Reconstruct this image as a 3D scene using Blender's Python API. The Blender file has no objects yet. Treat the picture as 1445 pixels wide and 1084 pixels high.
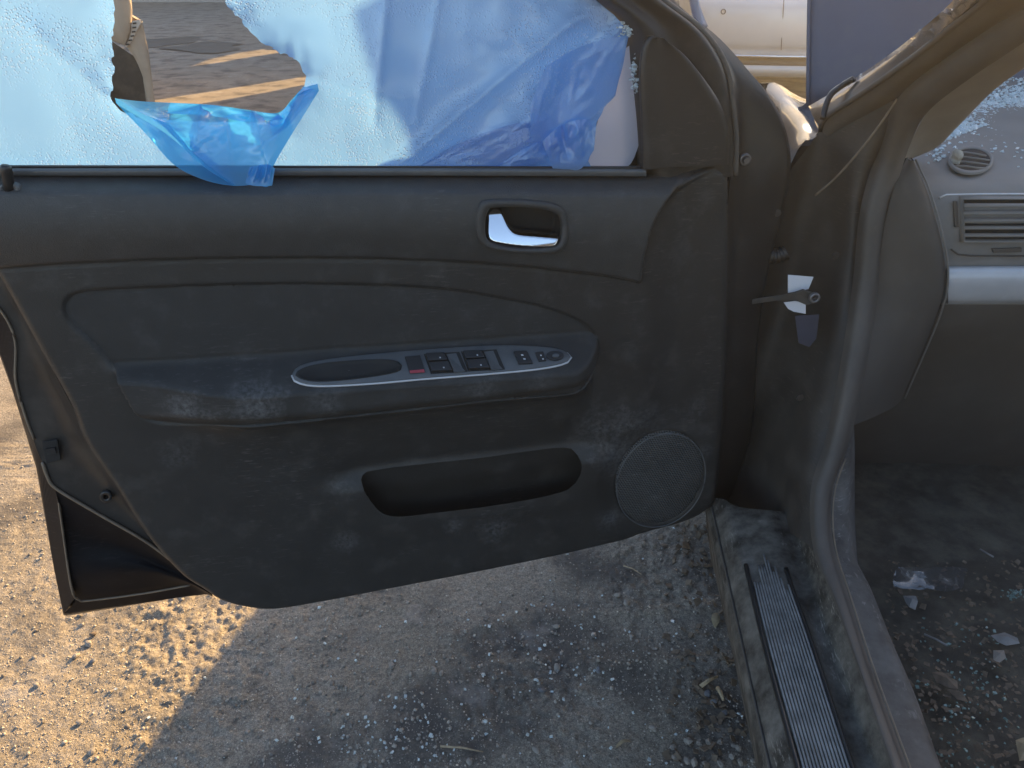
import bpy, bmesh, math, random
import numpy as np
from mathutils import Vector, Matrix
R = math.radians
random.seed(7); rng = np.random.default_rng(7)
sc = bpy.context.scene
COL = sc.collection

# ------------------------------------------------------------------ camera
CH, PITCH, FPX = 1.16, R(30), 1085.0
cd = bpy.data.cameras.new('camera'); cam = bpy.data.objects.new('camera', cd); COL.objects.link(cam)
cam.location = (0, 0, CH); cam.rotation_euler = (R(90) - PITCH, 0, 0)
cd.sensor_width = 36; cd.lens = FPX / 1445 * 36; cd.clip_start = 0.02; cd.clip_end = 1500
sc.camera = cam
# ------------------------------------------------------------------ sky, sun, exposure
SUN_EL, SUN_AZ = R(22), R(35)          # azimuth clockwise from +Y
w = bpy.data.worlds.new('World'); sc.world = w; w.use_nodes = True
nt = w.node_tree; bg = nt.nodes['Background']
sky = nt.nodes.new('ShaderNodeTexSky'); sky.sky_type = 'NISHITA'; sky.sun_disc = False
sky.sun_elevation = SUN_EL; sky.sun_rotation = SUN_AZ; sky.air_density = 1.0; sky.dust_density = 1.3; sky.ozone_density = 1.0
nt.links.new(sky.outputs[0], bg.inputs[0]); bg.inputs[1].default_value = 0.105
sd = bpy.data.lights.new('sun', 'SUN'); sun = bpy.data.objects.new('sun', sd); COL.objects.link(sun)
sd.energy = 5.0; sd.angle = R(0.5); sd.color = (1.0, 0.64, 0.26)
sdir = Vector((math.sin(SUN_AZ) * math.cos(SUN_EL), math.cos(SUN_AZ) * math.cos(SUN_EL), math.sin(SUN_EL)))
sun.rotation_euler = sdir.to_track_quat('Z', 'Y').to_euler()
sc.view_settings.view_transform = 'Standard'; sc.view_settings.look = 'None'
sc.view_settings.exposure = 1.75; sc.view_settings.gamma = 1; sc.view_settings.use_curve_mapping = False
sc.render.engine = 'CYCLES'
sc.cycles.max_bounces = 10; sc.cycles.transparent_max_bounces = 16

# ------------------------------------------------------------------ survey helpers: a picture measurement -> a point on a known plane of the place
cP, sP = math.cos(PITCH), math.sin(PITCH)
def ray(px, py):
    x = (px - 722.5) / FPX; y = (542 - py) / FPX
    return np.array([x, cP + y * sP, -sP + y * cP])
CAM = np.array([0, 0, CH])
def onplane(px, py, p0, n):
    r = ray(px, py); p0 = np.asarray(p0, float); n = np.asarray(n, float)
    return CAM + r * (np.dot(p0 - CAM, n) / np.dot(r, n))
def UY(px, py, Y): return onplane(px, py, (0, Y, 0), (0, 1, 0))
def UZ(px, py, Z): return onplane(px, py, (0, 0, Z), (0, 0, 1))
# door plane
DA = math.atan(0.179); E1 = np.array([math.cos(DA), math.sin(DA), 0]); DN = np.array([math.sin(DA), -math.cos(DA), 0]); DO = np.array([0, .995, 0]); ZZ = np.array([0, 0, 1.])
def UD(px, py, d): return onplane(px, py, DO + DN * d, DN)
def SZ(px, py, d):
    p = UD(px, py, d) - DO; return (float(p @ E1), float(p[2]))
def DP(s, z, d): return DO + s * E1 + z * ZZ + d * DN
def szpoly(pts, d): return np.array([SZ(p[0], p[1], p[2] if len(p) > 2 else d) for p in pts])

def cr(pts, n, closed=False):
    P = np.array(pts, float)
    if closed: P = np.vstack([P[-1], P, P[0], P[1]])
    else: P = np.vstack([2 * P[0] - P[1], P, 2 * P[-1] - P[-2]])
    out = []
    for i in range(1, len(P) - 2):
        p0, p1, p2, p3 = P[i - 1], P[i], P[i + 1], P[i + 2]
        for t in np.linspace(0, 1, 24, endpoint=False):
            out.append(.5 * ((2 * p1) + (-p0 + p2) * t + (2 * p0 - 5 * p1 + 4 * p2 - p3) * t * t + (-p0 + 3 * p1 - 3 * p2 + p3) * t ** 3))
    out.append(P[-2]); out = np.array(out)
    L = np.concatenate([[0], np.cumsum(np.linalg.norm(np.diff(out, axis=0), axis=1))])
    tt = np.linspace(0, L[-1], n + (1 if closed else 0))
    res = np.stack([np.interp(tt, L, out[:, k]) for k in range(out.shape[1])], 1)
    return res[:-1] if closed else res
def ycurve(pts, n):            # (px, py, Y) picture curve with its own depth -> 3D curve
    return np.array([UY(*p) for p in cr(pts, n)])
def zcurve(pts, n):            # (px, py, z)
    return np.array([UZ(*p) for p in cr(pts, n)])
def dcurve(pts, n, closed=False):   # (px, py, door offset)
    return np.array([UD(*p) for p in cr(pts, n, closed)])

# numpy value noise
_tab = rng.random((256, 256))
def vnoise(x, y):
    xi = np.floor(x).astype(int); yi = np.floor(y).astype(int); fx = x - xi; fy = y - yi
    fx = fx * fx * (3 - 2 * fx); fy = fy * fy * (3 - 2 * fy)
    a = _tab[xi & 255, yi & 255]; b = _tab[(xi + 1) & 255, yi & 255]; c = _tab[xi & 255, (yi + 1) & 255]; d = _tab[(xi + 1) & 255, (yi + 1) & 255]
    return (a * (1 - fx) + b * fx) * (1 - fy) + (c * (1 - fx) + d * fx) * fy - .5
def fbm(x, y, o=4):
    r = 0; a = 1
    for k in range(o):
        r = r + a * vnoise(x * 2 ** k + 17.3 * k, y * 2 ** k + 9.1 * k); a *= .5
    return r
def ridge(x, y, o=3):
    r = 0; a = 1
    for k in range(o):
        r = r + a * (.5 - abs(vnoise(x * 2 ** k + 5.3 * k, y * 2 ** k + 3.7 * k)) * 2); a *= .5
    return r
def sstep(a, b, x):
    t = np.clip((x - a) / (b - a), 0, 1); return t * t * (3 - 2 * t)
def sdf(poly, X, Y):
    P = np.asarray(poly, float); d2 = np.full(X.shape, 1e9); ins = np.zeros(X.shape, bool); NX = np.zeros(X.shape); NY = np.zeros(X.shape)
    for i in range(len(P)):
        ax, ay = P[i]; bx, by = P[(i + 1) % len(P)]; dx, dy = bx - ax, by - ay; l2 = dx * dx + dy * dy
        if l2 < 1e-14: continue
        t = np.clip(((X - ax) * dx + (Y - ay) * dy) / l2, 0, 1); qx = ax + t * dx; qy = ay + t * dy
        dd = (X - qx) ** 2 + (Y - qy) ** 2; m = dd < d2; d2 = np.where(m, dd, d2); NX = np.where(m, qx, NX); NY = np.where(m, qy, NY)
        if abs(dy) > 1e-14:
            c = ((ay > Y) != (by > Y)) & (X < dx * (Y - ay) / dy + ax); ins ^= c
    d = np.sqrt(d2); return np.where(ins, -d, d), NX, NY

# ------------------------------------------------------------------ object helpers
def link(o): COL.objects.link(o); return o
def tag(o, label=None, cat=None, group=None, kind=None):
    if label: o['label'] = label
    if cat: o['category'] = cat
    if group: o['group'] = group
    if kind: o['kind'] = kind
    return o
def setparent(o, p):
    if p is not None:
        o.parent = p; o.matrix_parent_inverse = Matrix.Translation(-Vector(p.location))
def mesh(name, V, F, mat, parent=None, smooth=True, recenter=False, kind=None):
    V = np.asarray(V, float).reshape(-1, 3)
    me = bpy.data.meshes.new(name); o = bpy.data.objects.new(name, me)
    if recenter:
        c = V.mean(0); c[2] = V[:, 2].min(); V = V - c; o.location = c
    if isinstance(F, np.ndarray) and F.ndim == 2:
        k = F.shape[1]; n = len(F)
        me.vertices.add(len(V)); me.vertices.foreach_set('co', V.astype(np.float32).ravel())
        me.loops.add(n * k); me.loops.foreach_set('vertex_index', F.astype(np.int32).ravel())
        me.polygons.add(n); me.polygons.foreach_set('loop_start', np.arange(0, n * k, k, dtype=np.int32))
        me.polygons.foreach_set('loop_total', np.full(n, k, np.int32)); me.update(calc_edges=True)
    else:
        me.from_pydata([tuple(v) for v in V], [], [tuple(f) for f in F]); me.update()
    me.validate()
    if smooth: me.polygons.foreach_set('use_smooth', np.ones(len(me.polygons), bool))
    if mat: me.materials.append(mat)
    link(o); setparent(o, parent)
    if kind: o['kind'] = kind
    return o
def empty(name, loc):
    o = bpy.data.objects.new(name, None); o.empty_display_size = .1; o.location = loc; return link(o)
def solid(o, t, off=-1):
    m = o.modifiers.new('thickness', 'SOLIDIFY'); m.thickness = t; m.offset = off; return o
def bev(o, wd, seg=2):
    m = o.modifiers.new('bevel', 'BEVEL'); m.width = wd; m.segments = seg; m.limit_method = 'ANGLE'; m.angle_limit = R(40); return o
def loft(name, curves, mat, parent=None, thick=0, closed=False, **k):
    C = [np.asarray(c) for c in curves]; n = len(C[0]); V = np.vstack(C); m = len(C)
    F = [(i * n + j, i * n + (j + 1) % n, (i + 1) * n + (j + 1) % n, (i + 1) * n + j) for i in range(m - 1) for j in range(n if closed else n - 1)]
    o = mesh(name, V, np.array(F), mat, parent, **k)
    if thick: solid(o, abs(thick), -1 if thick > 0 else 1)
    return o
def rib_loft(curves, k):       # insert smooth cross sections between control curves
    C = np.stack([np.asarray(c) for c in curves]); out = []
    for j in range(C.shape[1]): out.append(cr(C[:, j, :], k))
    return [np.stack([o[i] for o in out]) for i in range(k)]
def tube(name, path, r, mat, parent=None, seg=8, **k):
    P = np.asarray(path, float); n = len(P); T = np.gradient(P, axis=0); V = []
    rr = np.full(n, r) if np.isscalar(r) else np.asarray(r)
    for i in range(n):
        t = Vector(T[i]).normalized(); a = t.cross(Vector((0, 0, 1)))
        if a.length < .05: a = t.cross(Vector((1, 0, 0)))
        a.normalize(); b = t.cross(a)
        for q in range(seg):
            an = 2 * math.pi * q / seg; V.append(P[i] + rr[i] * (math.cos(an) * np.array(a) + math.sin(an) * np.array(b)))
    F = [(i * seg + q, i * seg + (q + 1) % seg, (i + 1) * seg + (q + 1) % seg, (i + 1) * seg + q) for i in range(n - 1) for q in range(seg)]
    F += [tuple(range(seg))[::-1], tuple((n - 1) * seg + q for q in range(seg))]
    return mesh(name, V, F, mat, parent, **k)
def prism(name, poly, ext, mat, parent=None, bevel=0, smooth=False, **k):
    P = np.asarray(poly, float); n = len(P); V = np.vstack([P, P + np.asarray(ext)])
    F = [tuple(range(n)), tuple(range(2 * n - 1, n - 1, -1))] + [(i, i + n, (i + 1) % n + n, (i + 1) % n) for i in range(n)]
    o = mesh(name, V, F, mat, parent, smooth=smooth, **k)
    bm = bmesh.new(); bm.from_mesh(o.data); bmesh.ops.recalc_face_normals(bm, faces=bm.faces); bm.to_mesh(o.data); bm.free()
    if bevel: bev(o, bevel)
    return o
def box(name, x0, x1, y0, y1, z0, z1, mat, parent=None, bevel=0, **k):
    return prism(name, [(x0, y0, z0), (x1, y0, z0), (x1, y1, z0), (x0, y1, z0)], (0, 0, z1 - z0), mat, parent, bevel, **k)
def ring(name, outer, inner, h, mat, parent=None, nrm=DN):
    A = np.asarray(outer); B = np.asarray(inner); nrm = np.asarray(nrm)
    ca = A.mean(0)
    rows = [A - nrm * .002, A + nrm * h * .5, A + (ca - A) * .03 + nrm * h, B + (B - ca) * .03 + nrm * h, B + nrm * h * .5, B - nrm * .006]
    return loft(name, rows, mat, parent, closed=True)

# ------------------------------------------------------------------ materials
def mat(name, base, rough=.5, var=.2, vs=25, bump=0, bs=600, dust=None, dcol=(.16, .14, .12), ds=14, metal=0, coat=0, spec=.5, scr=0, col2=None, detail=6, spots=None, scol=(.20, .20, .205)):
    m = bpy.data.materials.new(name); m.use_nodes = True; t = m.node_tree; N = t.nodes; L = t.links
    b = N['Principled BSDF']; b.inputs['Roughness'].default_value = rough; b.inputs['Metallic'].default_value = metal
    b.inputs['Specular IOR Level'].default_value = spec; b.inputs['Coat Weight'].default_value = coat; b.inputs['Coat Roughness'].default_value = .04
    tc = N.new('ShaderNodeTexCoord')
    def noise(s, d=detail, r=.55):
        n = N.new('ShaderNodeTexNoise'); n.inputs['Scale'].default_value = s; n.inputs['Detail'].default_value = d; n.inputs['Roughness'].default_value = r
        L.new(tc.outputs['Object'], n.inputs['Vector']); return n.outputs[0]
    def ramp(src, a, c):
        r = N.new('ShaderNodeMapRange'); r.inputs[1].default_value = a; r.inputs[2].default_value = c; L.new(src, r.inputs[0]); return r.outputs[0]
    def mix(f, a, c):
        x = N.new('ShaderNodeMix'); x.data_type = 'RGBA'
        if isinstance(f, float): x.inputs[0].default_value = f
        else: L.new(f, x.inputs[0])
        for i, v in ((6, a), (7, c)):
            if isinstance(v, tuple): x.inputs[i].default_value = (*v, 1)
            else: L.new(v, x.inputs[i])
        return x.outputs[2]
    lo = tuple(c * (1 - var) for c in base); hi = col2 if col2 else tuple(min(1, c * (1 + var)) for c in base)
    c = mix(ramp(noise(vs), .3, .7), lo, hi)
    rs = None
    if dust:
        f = ramp(noise(ds, 8, .65), .62 - dust * .5, .80 - dust * .25)
        mm = N.new('ShaderNodeMath'); mm.operation = 'MULTIPLY'; mm.inputs[1].default_value = min(1, .35 + dust); L.new(f, mm.inputs[0]); f = mm.outputs[0]
        c = mix(f, c, dcol)
        rr = N.new('ShaderNodeMapRange'); rr.inputs[3].default_value = rough; rr.inputs[4].default_value = min(1, rough + .35); L.new(f, rr.inputs[0]); L.new(rr.outputs[0], b.inputs['Roughness'])
    if scr:
        mp = N.new('ShaderNodeMapping'); mp.inputs['Scale'].default_value = (9, 9, 60); mp.inputs['Rotation'].default_value = (.3, .6, .2); L.new(tc.outputs['Object'], mp.inputs['Vector'])
        n = N.new('ShaderNodeTexNoise'); n.inputs['Scale'].default_value = 6; n.inputs['Detail'].default_value = 9; n.inputs['Roughness'].default_value = .7; L.new(mp.outputs[0], n.inputs['Vector'])
        f2 = ramp(n.outputs[0], .56, .66); g = ramp(noise(7, 3), .47, .62)
        mm = N.new('ShaderNodeMath'); mm.operation = 'MULTIPLY'; L.new(f2, mm.inputs[0]); L.new(g, mm.inputs[1])
        m2 = N.new('ShaderNodeMath'); m2.operation = 'MULTIPLY'; m2.inputs[1].default_value = scr; L.new(mm.outputs[0], m2.inputs[0])
        c = mix(m2.outputs[0], c, tuple(min(1, x * 2.0) for x in dcol))
    if spots:
        wob = noise(38, 8, .72); fine = ramp(noise(170, 6, .7), .38, .62)
        for (q, r_, k_) in spots:
            vd = N.new('ShaderNodeVectorMath'); vd.operation = 'DISTANCE'; vd.inputs[1].default_value = tuple(q); L.new(tc.outputs['Object'], vd.inputs[0])
            ad = N.new('ShaderNodeMath'); ad.operation = 'MULTIPLY_ADD'; ad.inputs[1].default_value = r_ * 2.6; L.new(wob, ad.inputs[0]); L.new(vd.outputs['Value'], ad.inputs[2])
            mr = N.new('ShaderNodeMapRange'); mr.inputs[1].default_value = r_ * 2.35; mr.inputs[2].default_value = r_ * 1.35; mr.inputs[3].default_value = 0; mr.inputs[4].default_value = k_; L.new(ad.outputs[0], mr.inputs[0])
            m3 = N.new('ShaderNodeMath'); m3.operation = 'MULTIPLY'; L.new(mr.outputs[0], m3.inputs[0]); L.new(fine, m3.inputs[1]); m3.use_clamp = True
            mr.inputs[4].default_value = k_ * .75
            c = mix(m3.outputs[0], c, scol)
    L.new(c, b.inputs['Base Color'])
    if bump:
        bp = N.new('ShaderNodeBump'); bp.inputs['Strength'].default_value = bump; bp.inputs['Distance'].default_value = .002
        L.new(noise(bs, 3), bp.inputs['Height']); L.new(bp.outputs[0], b.inputs['Normal'])
    return m
M = {}
M['pad'] = mat('soft_black_vinyl', (.052, .051, .050), .45, .10, 40, .5, 700, dust=.10, dcol=(.10, .098, .095), ds=40, scr=.2)
M['insert'] = mat('black_cloth_insert', (.034, .033, .032), .7, .12, 30, .3, 1300, dust=.15, dcol=(.085, .08, .078), ds=30, scr=.25, spots=[(UD(x, y, .075), r_, k_) for x, y, r_, k_ in ((255, 585, .035, .75), (365, 570, .04, .8), (460, 566, .03, .5), (680, 545, .035, .4), (760, 538, .025, .35), (300, 590, .02, .6))])
M['lower'] = mat('black_moulded_plastic', (.031, .030, .029), .45, .12, 20, .25, 800, dust=.18, dcol=(.09, .084, .078), ds=26, scr=.4, spots=[(UD(x, y, .03), r_, k_) for x, y, r_, k_ in ((850, 605, .05, .5), (875, 645, .05, .55), (905, 600, .04, .4), (700, 745, .035, .45), (640, 740, .02, .4), (490, 765, .025, .5), (480, 690, .03, .35), (860, 735, .03, .5), (1000, 640, .02, .5), (985, 585, .03, .3), (250, 640, .03, .25))])
M['grille'] = None
M['plate'] = mat('grey_satin_plastic', (.10, .105, .11), .38, .08, 60, .05, 700, dust=.15, dcol=(.18, .175, .17))
M['black'] = mat('black_satin_plastic', (.025, .025, .026), .35, .1, 50, .05, 700)
M['dark'] = mat('dark_recess', (.02, .02, .02), .8)  # near-black tone paints in the shade inside recesses and vents
M['red'] = mat('red_marking', (.45, .07, .09), .5)
M['chrome'] = mat('chrome', (.85, .86, .88), .06, .03, 20, metal=1)
M['paintj'] = mat('dull_black_paint', (.006, .007, .010), .55, .2, 10, .03, 300, coat=.0, spec=.12, scr=.3, dcol=(.05, .05, .05))
M['paint'] = mat('black_car_paint', (.010, .010, .012), .28, .2, 10, coat=1, dust=.12, dcol=(.12, .10, .08), ds=7)
M['paintd'] = mat('dusty_black_paint', (.035, .032, .03), .42, .25, 12, .05, 300, dust=.35, dcol=(.11, .095, .08), ds=9)
M['jamb'] = mat('dusty_veiled_door_frame', (.115, .098, .082), .65, .12, 12, .08, 300, dust=.25, dcol=(.155, .132, .11), ds=20, scr=.25)  # dust, with the base also lifted brown in place of lens veil
M['frame'] = mat('black_door_frame', (.028, .026, .025), .42, .12, 12, .06, 300, dust=.2, dcol=(.075, .066, .058), ds=22, scr=.35)
M['hinge'] = mat('dirty_hinge_pillar', (.060, .053, .047), .6, .15, 12, .08, 300, dust=.3, dcol=(.11, .095, .08), ds=20, scr=.35)
M['rubber'] = mat('rubber_seal', (.10, .087, .075), .65, .12, 20, .1, 500, dust=.25, dcol=(.15, .13, .11), ds=24)
M['bead'] = mat('dust_on_sealant_bead', (.20, .155, .11), .6, .2, 60)
M['trim'] = mat('taupe_pillar_trim', (.30, .262, .22), .75, .08, 20, .1, 900)
M['dash'] = mat('dusty_veiled_dashboard', (.21, .195, .18), .65, .08, 14, .15, 1200, dust=.25, dcol=(.27, .255, .24), ds=30)  # dust plus a lightened base that stands in for lens glare
M['dashlow'] = mat('dusty_veiled_lower_dash', (.088, .076, .065), .8, .10, 9, .1, 900, dust=.2, dcol=(.12, .105, .09), ds=18)  # dusty, and raised in tone to paint in the lens veil
M['silverp'] = mat('silver_plastic', (.58, .58, .60), .35, .05, 30, metal=.15, dust=.1, dcol=(.3, .29, .28))
M['carpet'] = mat('dirty_carpet', (.075, .066, .053), .95, .3, 20, .8, 500, dust=.35, dcol=(.18, .16, .12), ds=22)
M['sill'] = mat('scuffed_sill_plastic', (.060, .053, .045), .8, .2, 30, .25, 500, dust=.5, dcol=(.25, .228, .198), ds=26, scr=.8, spec=.12)
M['sillin'] = mat('dirty_sill_metal', (.07, .062, .055), .75, .3, 25, .2, 300, dust=.5, dcol=(.16, .15, .14), ds=24, scr=.6)
M['alu'] = mat('grey_scuff_rib', (.27, .27, .27), .5, .25, 40, dust=.3, dcol=(.14, .14, .14), ds=60)
M['hood'] = mat('dusty_bonnet_paint', (.100, .104, .138), .55, .08, 6, .05, 400, dust=.1, dcol=(.16, .155, .16), coat=0)
M['label'] = mat('painted_blue_reflection', (.055, .058, .082), .5, .1, 30)  # colour of a painted reflection on the hinge pillar
M['silver'] = mat('silver_car_paint', (.62, .61, .60), .4, .05, 5, metal=.1, coat=.5)
M['beige'] = mat('beige_plastic', (.46, .42, .37), .5, .08, 6)
M['tan'] = mat('dusty_tan_plastic', (.34, .27, .20), .65, .15, 8, .2, 200, dust=.3, dcol=(.40, .33, .25))
M['tyre'] = mat('tyre_rubber', (.03, .028, .026), .8, .2, 10, dust=.3, dcol=(.12, .1, .08))
M['glasscar'] = mat('dark_window_glass', (.02, .022, .024), .06, .1, 5, coat=.5)
M['white'] = mat('white_sheet', (.72, .72, .76), .5, .04, 5)
M['paper'] = mat('dirty_white_paper', (.24, .235, .225), .8, .2, 60)
M['leaf'] = mat('dry_leaf', (.30, .24, .15), .8, .3, 80)
M['leafd'] = mat('brown_leaf', (.16, .12, .085), .8, .3, 80)
M['stone'] = mat('pale_stone', (.30, .272, .24), .85, .25, 60, .4, 300)
M['stoneb'] = mat('bluish_stone', (.17, .175, .19), .8, .25, 60, .4, 300)
M['wood'] = mat('pale_wood_chip', (.38, .30, .20), .8, .3, 120)
M['foam'] = mat('crumbled_foam', (.42, .39, .34), .9, .15, 80, .8, 300)
M['screw'] = mat('grey_bolt', (.20, .19, .19), .4, .2, 90, metal=.7)

def film_mat(name, trans, diff, transp, gloss=.1, rough=.18, drops=.5, speck=(.9, .95, 1)):
    m = bpy.data.materials.new(name); m.use_nodes = True; t = m.node_tree; N = t.nodes; L = t.links
    for n in list(N):
        if n.type != 'OUTPUT_MATERIAL': N.remove(n)
    out = [n for n in N if n.type == 'OUTPUT_MATERIAL'][0]
    tc = N.new('ShaderNodeTexCoord')
    vo = N.new('ShaderNodeTexVoronoi'); vo.inputs['Scale'].default_value = 330; vo.feature = 'F1'; L.new(tc.outputs['Object'], vo.inputs['Vector'])
    ns = N.new('ShaderNodeTexNoise'); ns.inputs['Scale'].default_value = 12; ns.inputs['Detail'].default_value = 5; L.new(tc.outputs['Object'], ns.inputs['Vector'])
    mr = N.new('ShaderNodeMapRange'); mr.inputs[1].default_value = .4; mr.inputs[2].default_value = .62; L.new(ns.outputs[0], mr.inputs[0])
    vr = N.new('ShaderNodeMapRange'); vr.inputs[1].default_value = .45; vr.inputs[2].default_value = .15; L.new(vo.outputs['Distance'], vr.inputs[0])
    mu = N.new('ShaderNodeMath'); mu.operation = 'MULTIPLY'; L.new(mr.outputs[0], mu.inputs[0]); L.new(vr.outputs[0], mu.inputs[1])
    bp = N.new('ShaderNodeBump'); bp.inputs['Strength'].default_value = drops; bp.inputs['Distance'].default_value = .002; L.new(mu.outputs[0], bp.inputs['Height'])
    cm = N.new('ShaderNodeMix'); cm.data_type = 'RGBA'; cm.inputs[6].default_value = (*trans, 1); cm.inputs[7].default_value = (*speck, 1)
    m5 = N.new('ShaderNodeMath'); m5.operation = 'MULTIPLY'; m5.inputs[1].default_value = .22 if drops > .1 else 0; L.new(mu.outputs[0], m5.inputs[0]); L.new(m5.outputs[0], cm.inputs[0])
    tr = N.new('ShaderNodeBsdfTranslucent'); L.new(cm.outputs[2], tr.inputs[0]); L.new(bp.outputs[0], tr.inputs['Normal'])
    df = N.new('ShaderNodeBsdfDiffuse'); df.inputs[0].default_value = (*diff, 1); L.new(bp.outputs[0], df.inputs['Normal'])
    tp = N.new('ShaderNodeBsdfTransparent'); tp.inputs[0].default_value = (*[min(1, .3 + c) for c in trans], 1)
    gl = N.new('ShaderNodeBsdfGlossy'); gl.inputs['Roughness'].default_value = rough; L.new(bp.outputs[0], gl.inputs['Normal'])
    def mx(f, a, b):
        x = N.new('ShaderNodeMixShader'); x.inputs[0].default_value = f; L.new(a, x.inputs[1]); L.new(b, x.inputs[2]); return x.outputs[0]
    s = mx(.4, tr.outputs[0], df.outputs[0]); s = mx(transp, s, tp.outputs[0]); s = mx(gloss, s, gl.outputs[0])
    L.new(s, out.inputs[0]); return m
M['film'] = film_mat('frosted_blue_film', (.145, .34, .68), (.28, .48, .80), .05, .10, .22, .55)
M['fold'] = film_mat('doubled_blue_film', (.20, .48, .90), (.30, .54, .84), .22, .08, .2, .15)
M['flap'] = film_mat('torn_blue_film', (.05, .40, .82), (.10, .46, .82), .34, .09, .14, 0)
M['wfilm'] = film_mat('white_film', (.55, .56, .66), (.62, .62, .68), .03, .06, .3, 0)
M['clear'] = film_mat('clear_film', (.6, .62, .65), (.35, .35, .37), .72, .14, .08, 0)
def glass_mat(name, col):
    m = bpy.data.materials.new(name); m.use_nodes = True; b = m.node_tree.nodes['Principled BSDF']
    b.inputs['Base Color'].default_value = (*col, 1); b.inputs['Roughness'].default_value = .08; b.inputs['Transmission Weight'].default_value = .35; b.inputs['IOR'].default_value = 1.5
    return m
M['glassg'] = glass_mat('green_glass_bits', (.30, .42, .38))
M['glass'] = glass_mat('tempered_glass_bits', (.84, .92, .94))
def grille_mat():
    m = mat('speaker_mesh', (.085, .085, .083), .5, .15, 30, dust=.3, dcol=(.12, .118, .115), ds=25, scr=.8); t = m.node_tree; N = t.nodes; L = t.links
    b = N['Principled BSDF']; tc = N.new('ShaderNodeTexCoord')
    vo = N.new('ShaderNodeTexVoronoi'); vo.inputs['Scale'].default_value = 270; vo.inputs['Randomness'].default_value = 0.0; vo.voronoi_dimensions = '2D'
    cx_ = N.new('ShaderNodeCombineXYZ')
    for k_, ax_ in enumerate((E1 * .866 + ZZ * .5, ZZ)):
        dt = N.new('ShaderNodeVectorMath'); dt.operation = 'DOT_PRODUCT'; dt.inputs[1].default_value = tuple(ax_); L.new(tc.outputs['Object'], dt.inputs[0]); L.new(dt.outputs['Value'], cx_.inputs[k_])
    L.new(cx_.outputs[0], vo.inputs['Vector'])
    old = b.inputs['Base Color'].links[0].from_socket; hr_ = N.new('ShaderNodeMapRange'); hr_.inputs[1].default_value = .28; hr_.inputs[2].default_value = .40; L.new(vo.outputs['Distance'], hr_.inputs[0])
    mx_ = N.new('ShaderNodeMix'); mx_.data_type = 'RGBA'; mx_.inputs[6].default_value = (.008, .008, .008, 1); L.new(hr_.outputs[0], mx_.inputs[0]); L.new(old, mx_.inputs[7]); L.new(mx_.outputs[2], b.inputs['Base Color'])
    bp = N.new('ShaderNodeBump'); bp.inputs['Strength'].default_value = .9; bp.inputs['Distance'].default_value = .003; L.new(vo.outputs['Distance'], bp.inputs['Height']); L.new(bp.outputs[0], b.inputs['Normal'])
    return m
M['grille'] = grille_mat()
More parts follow.
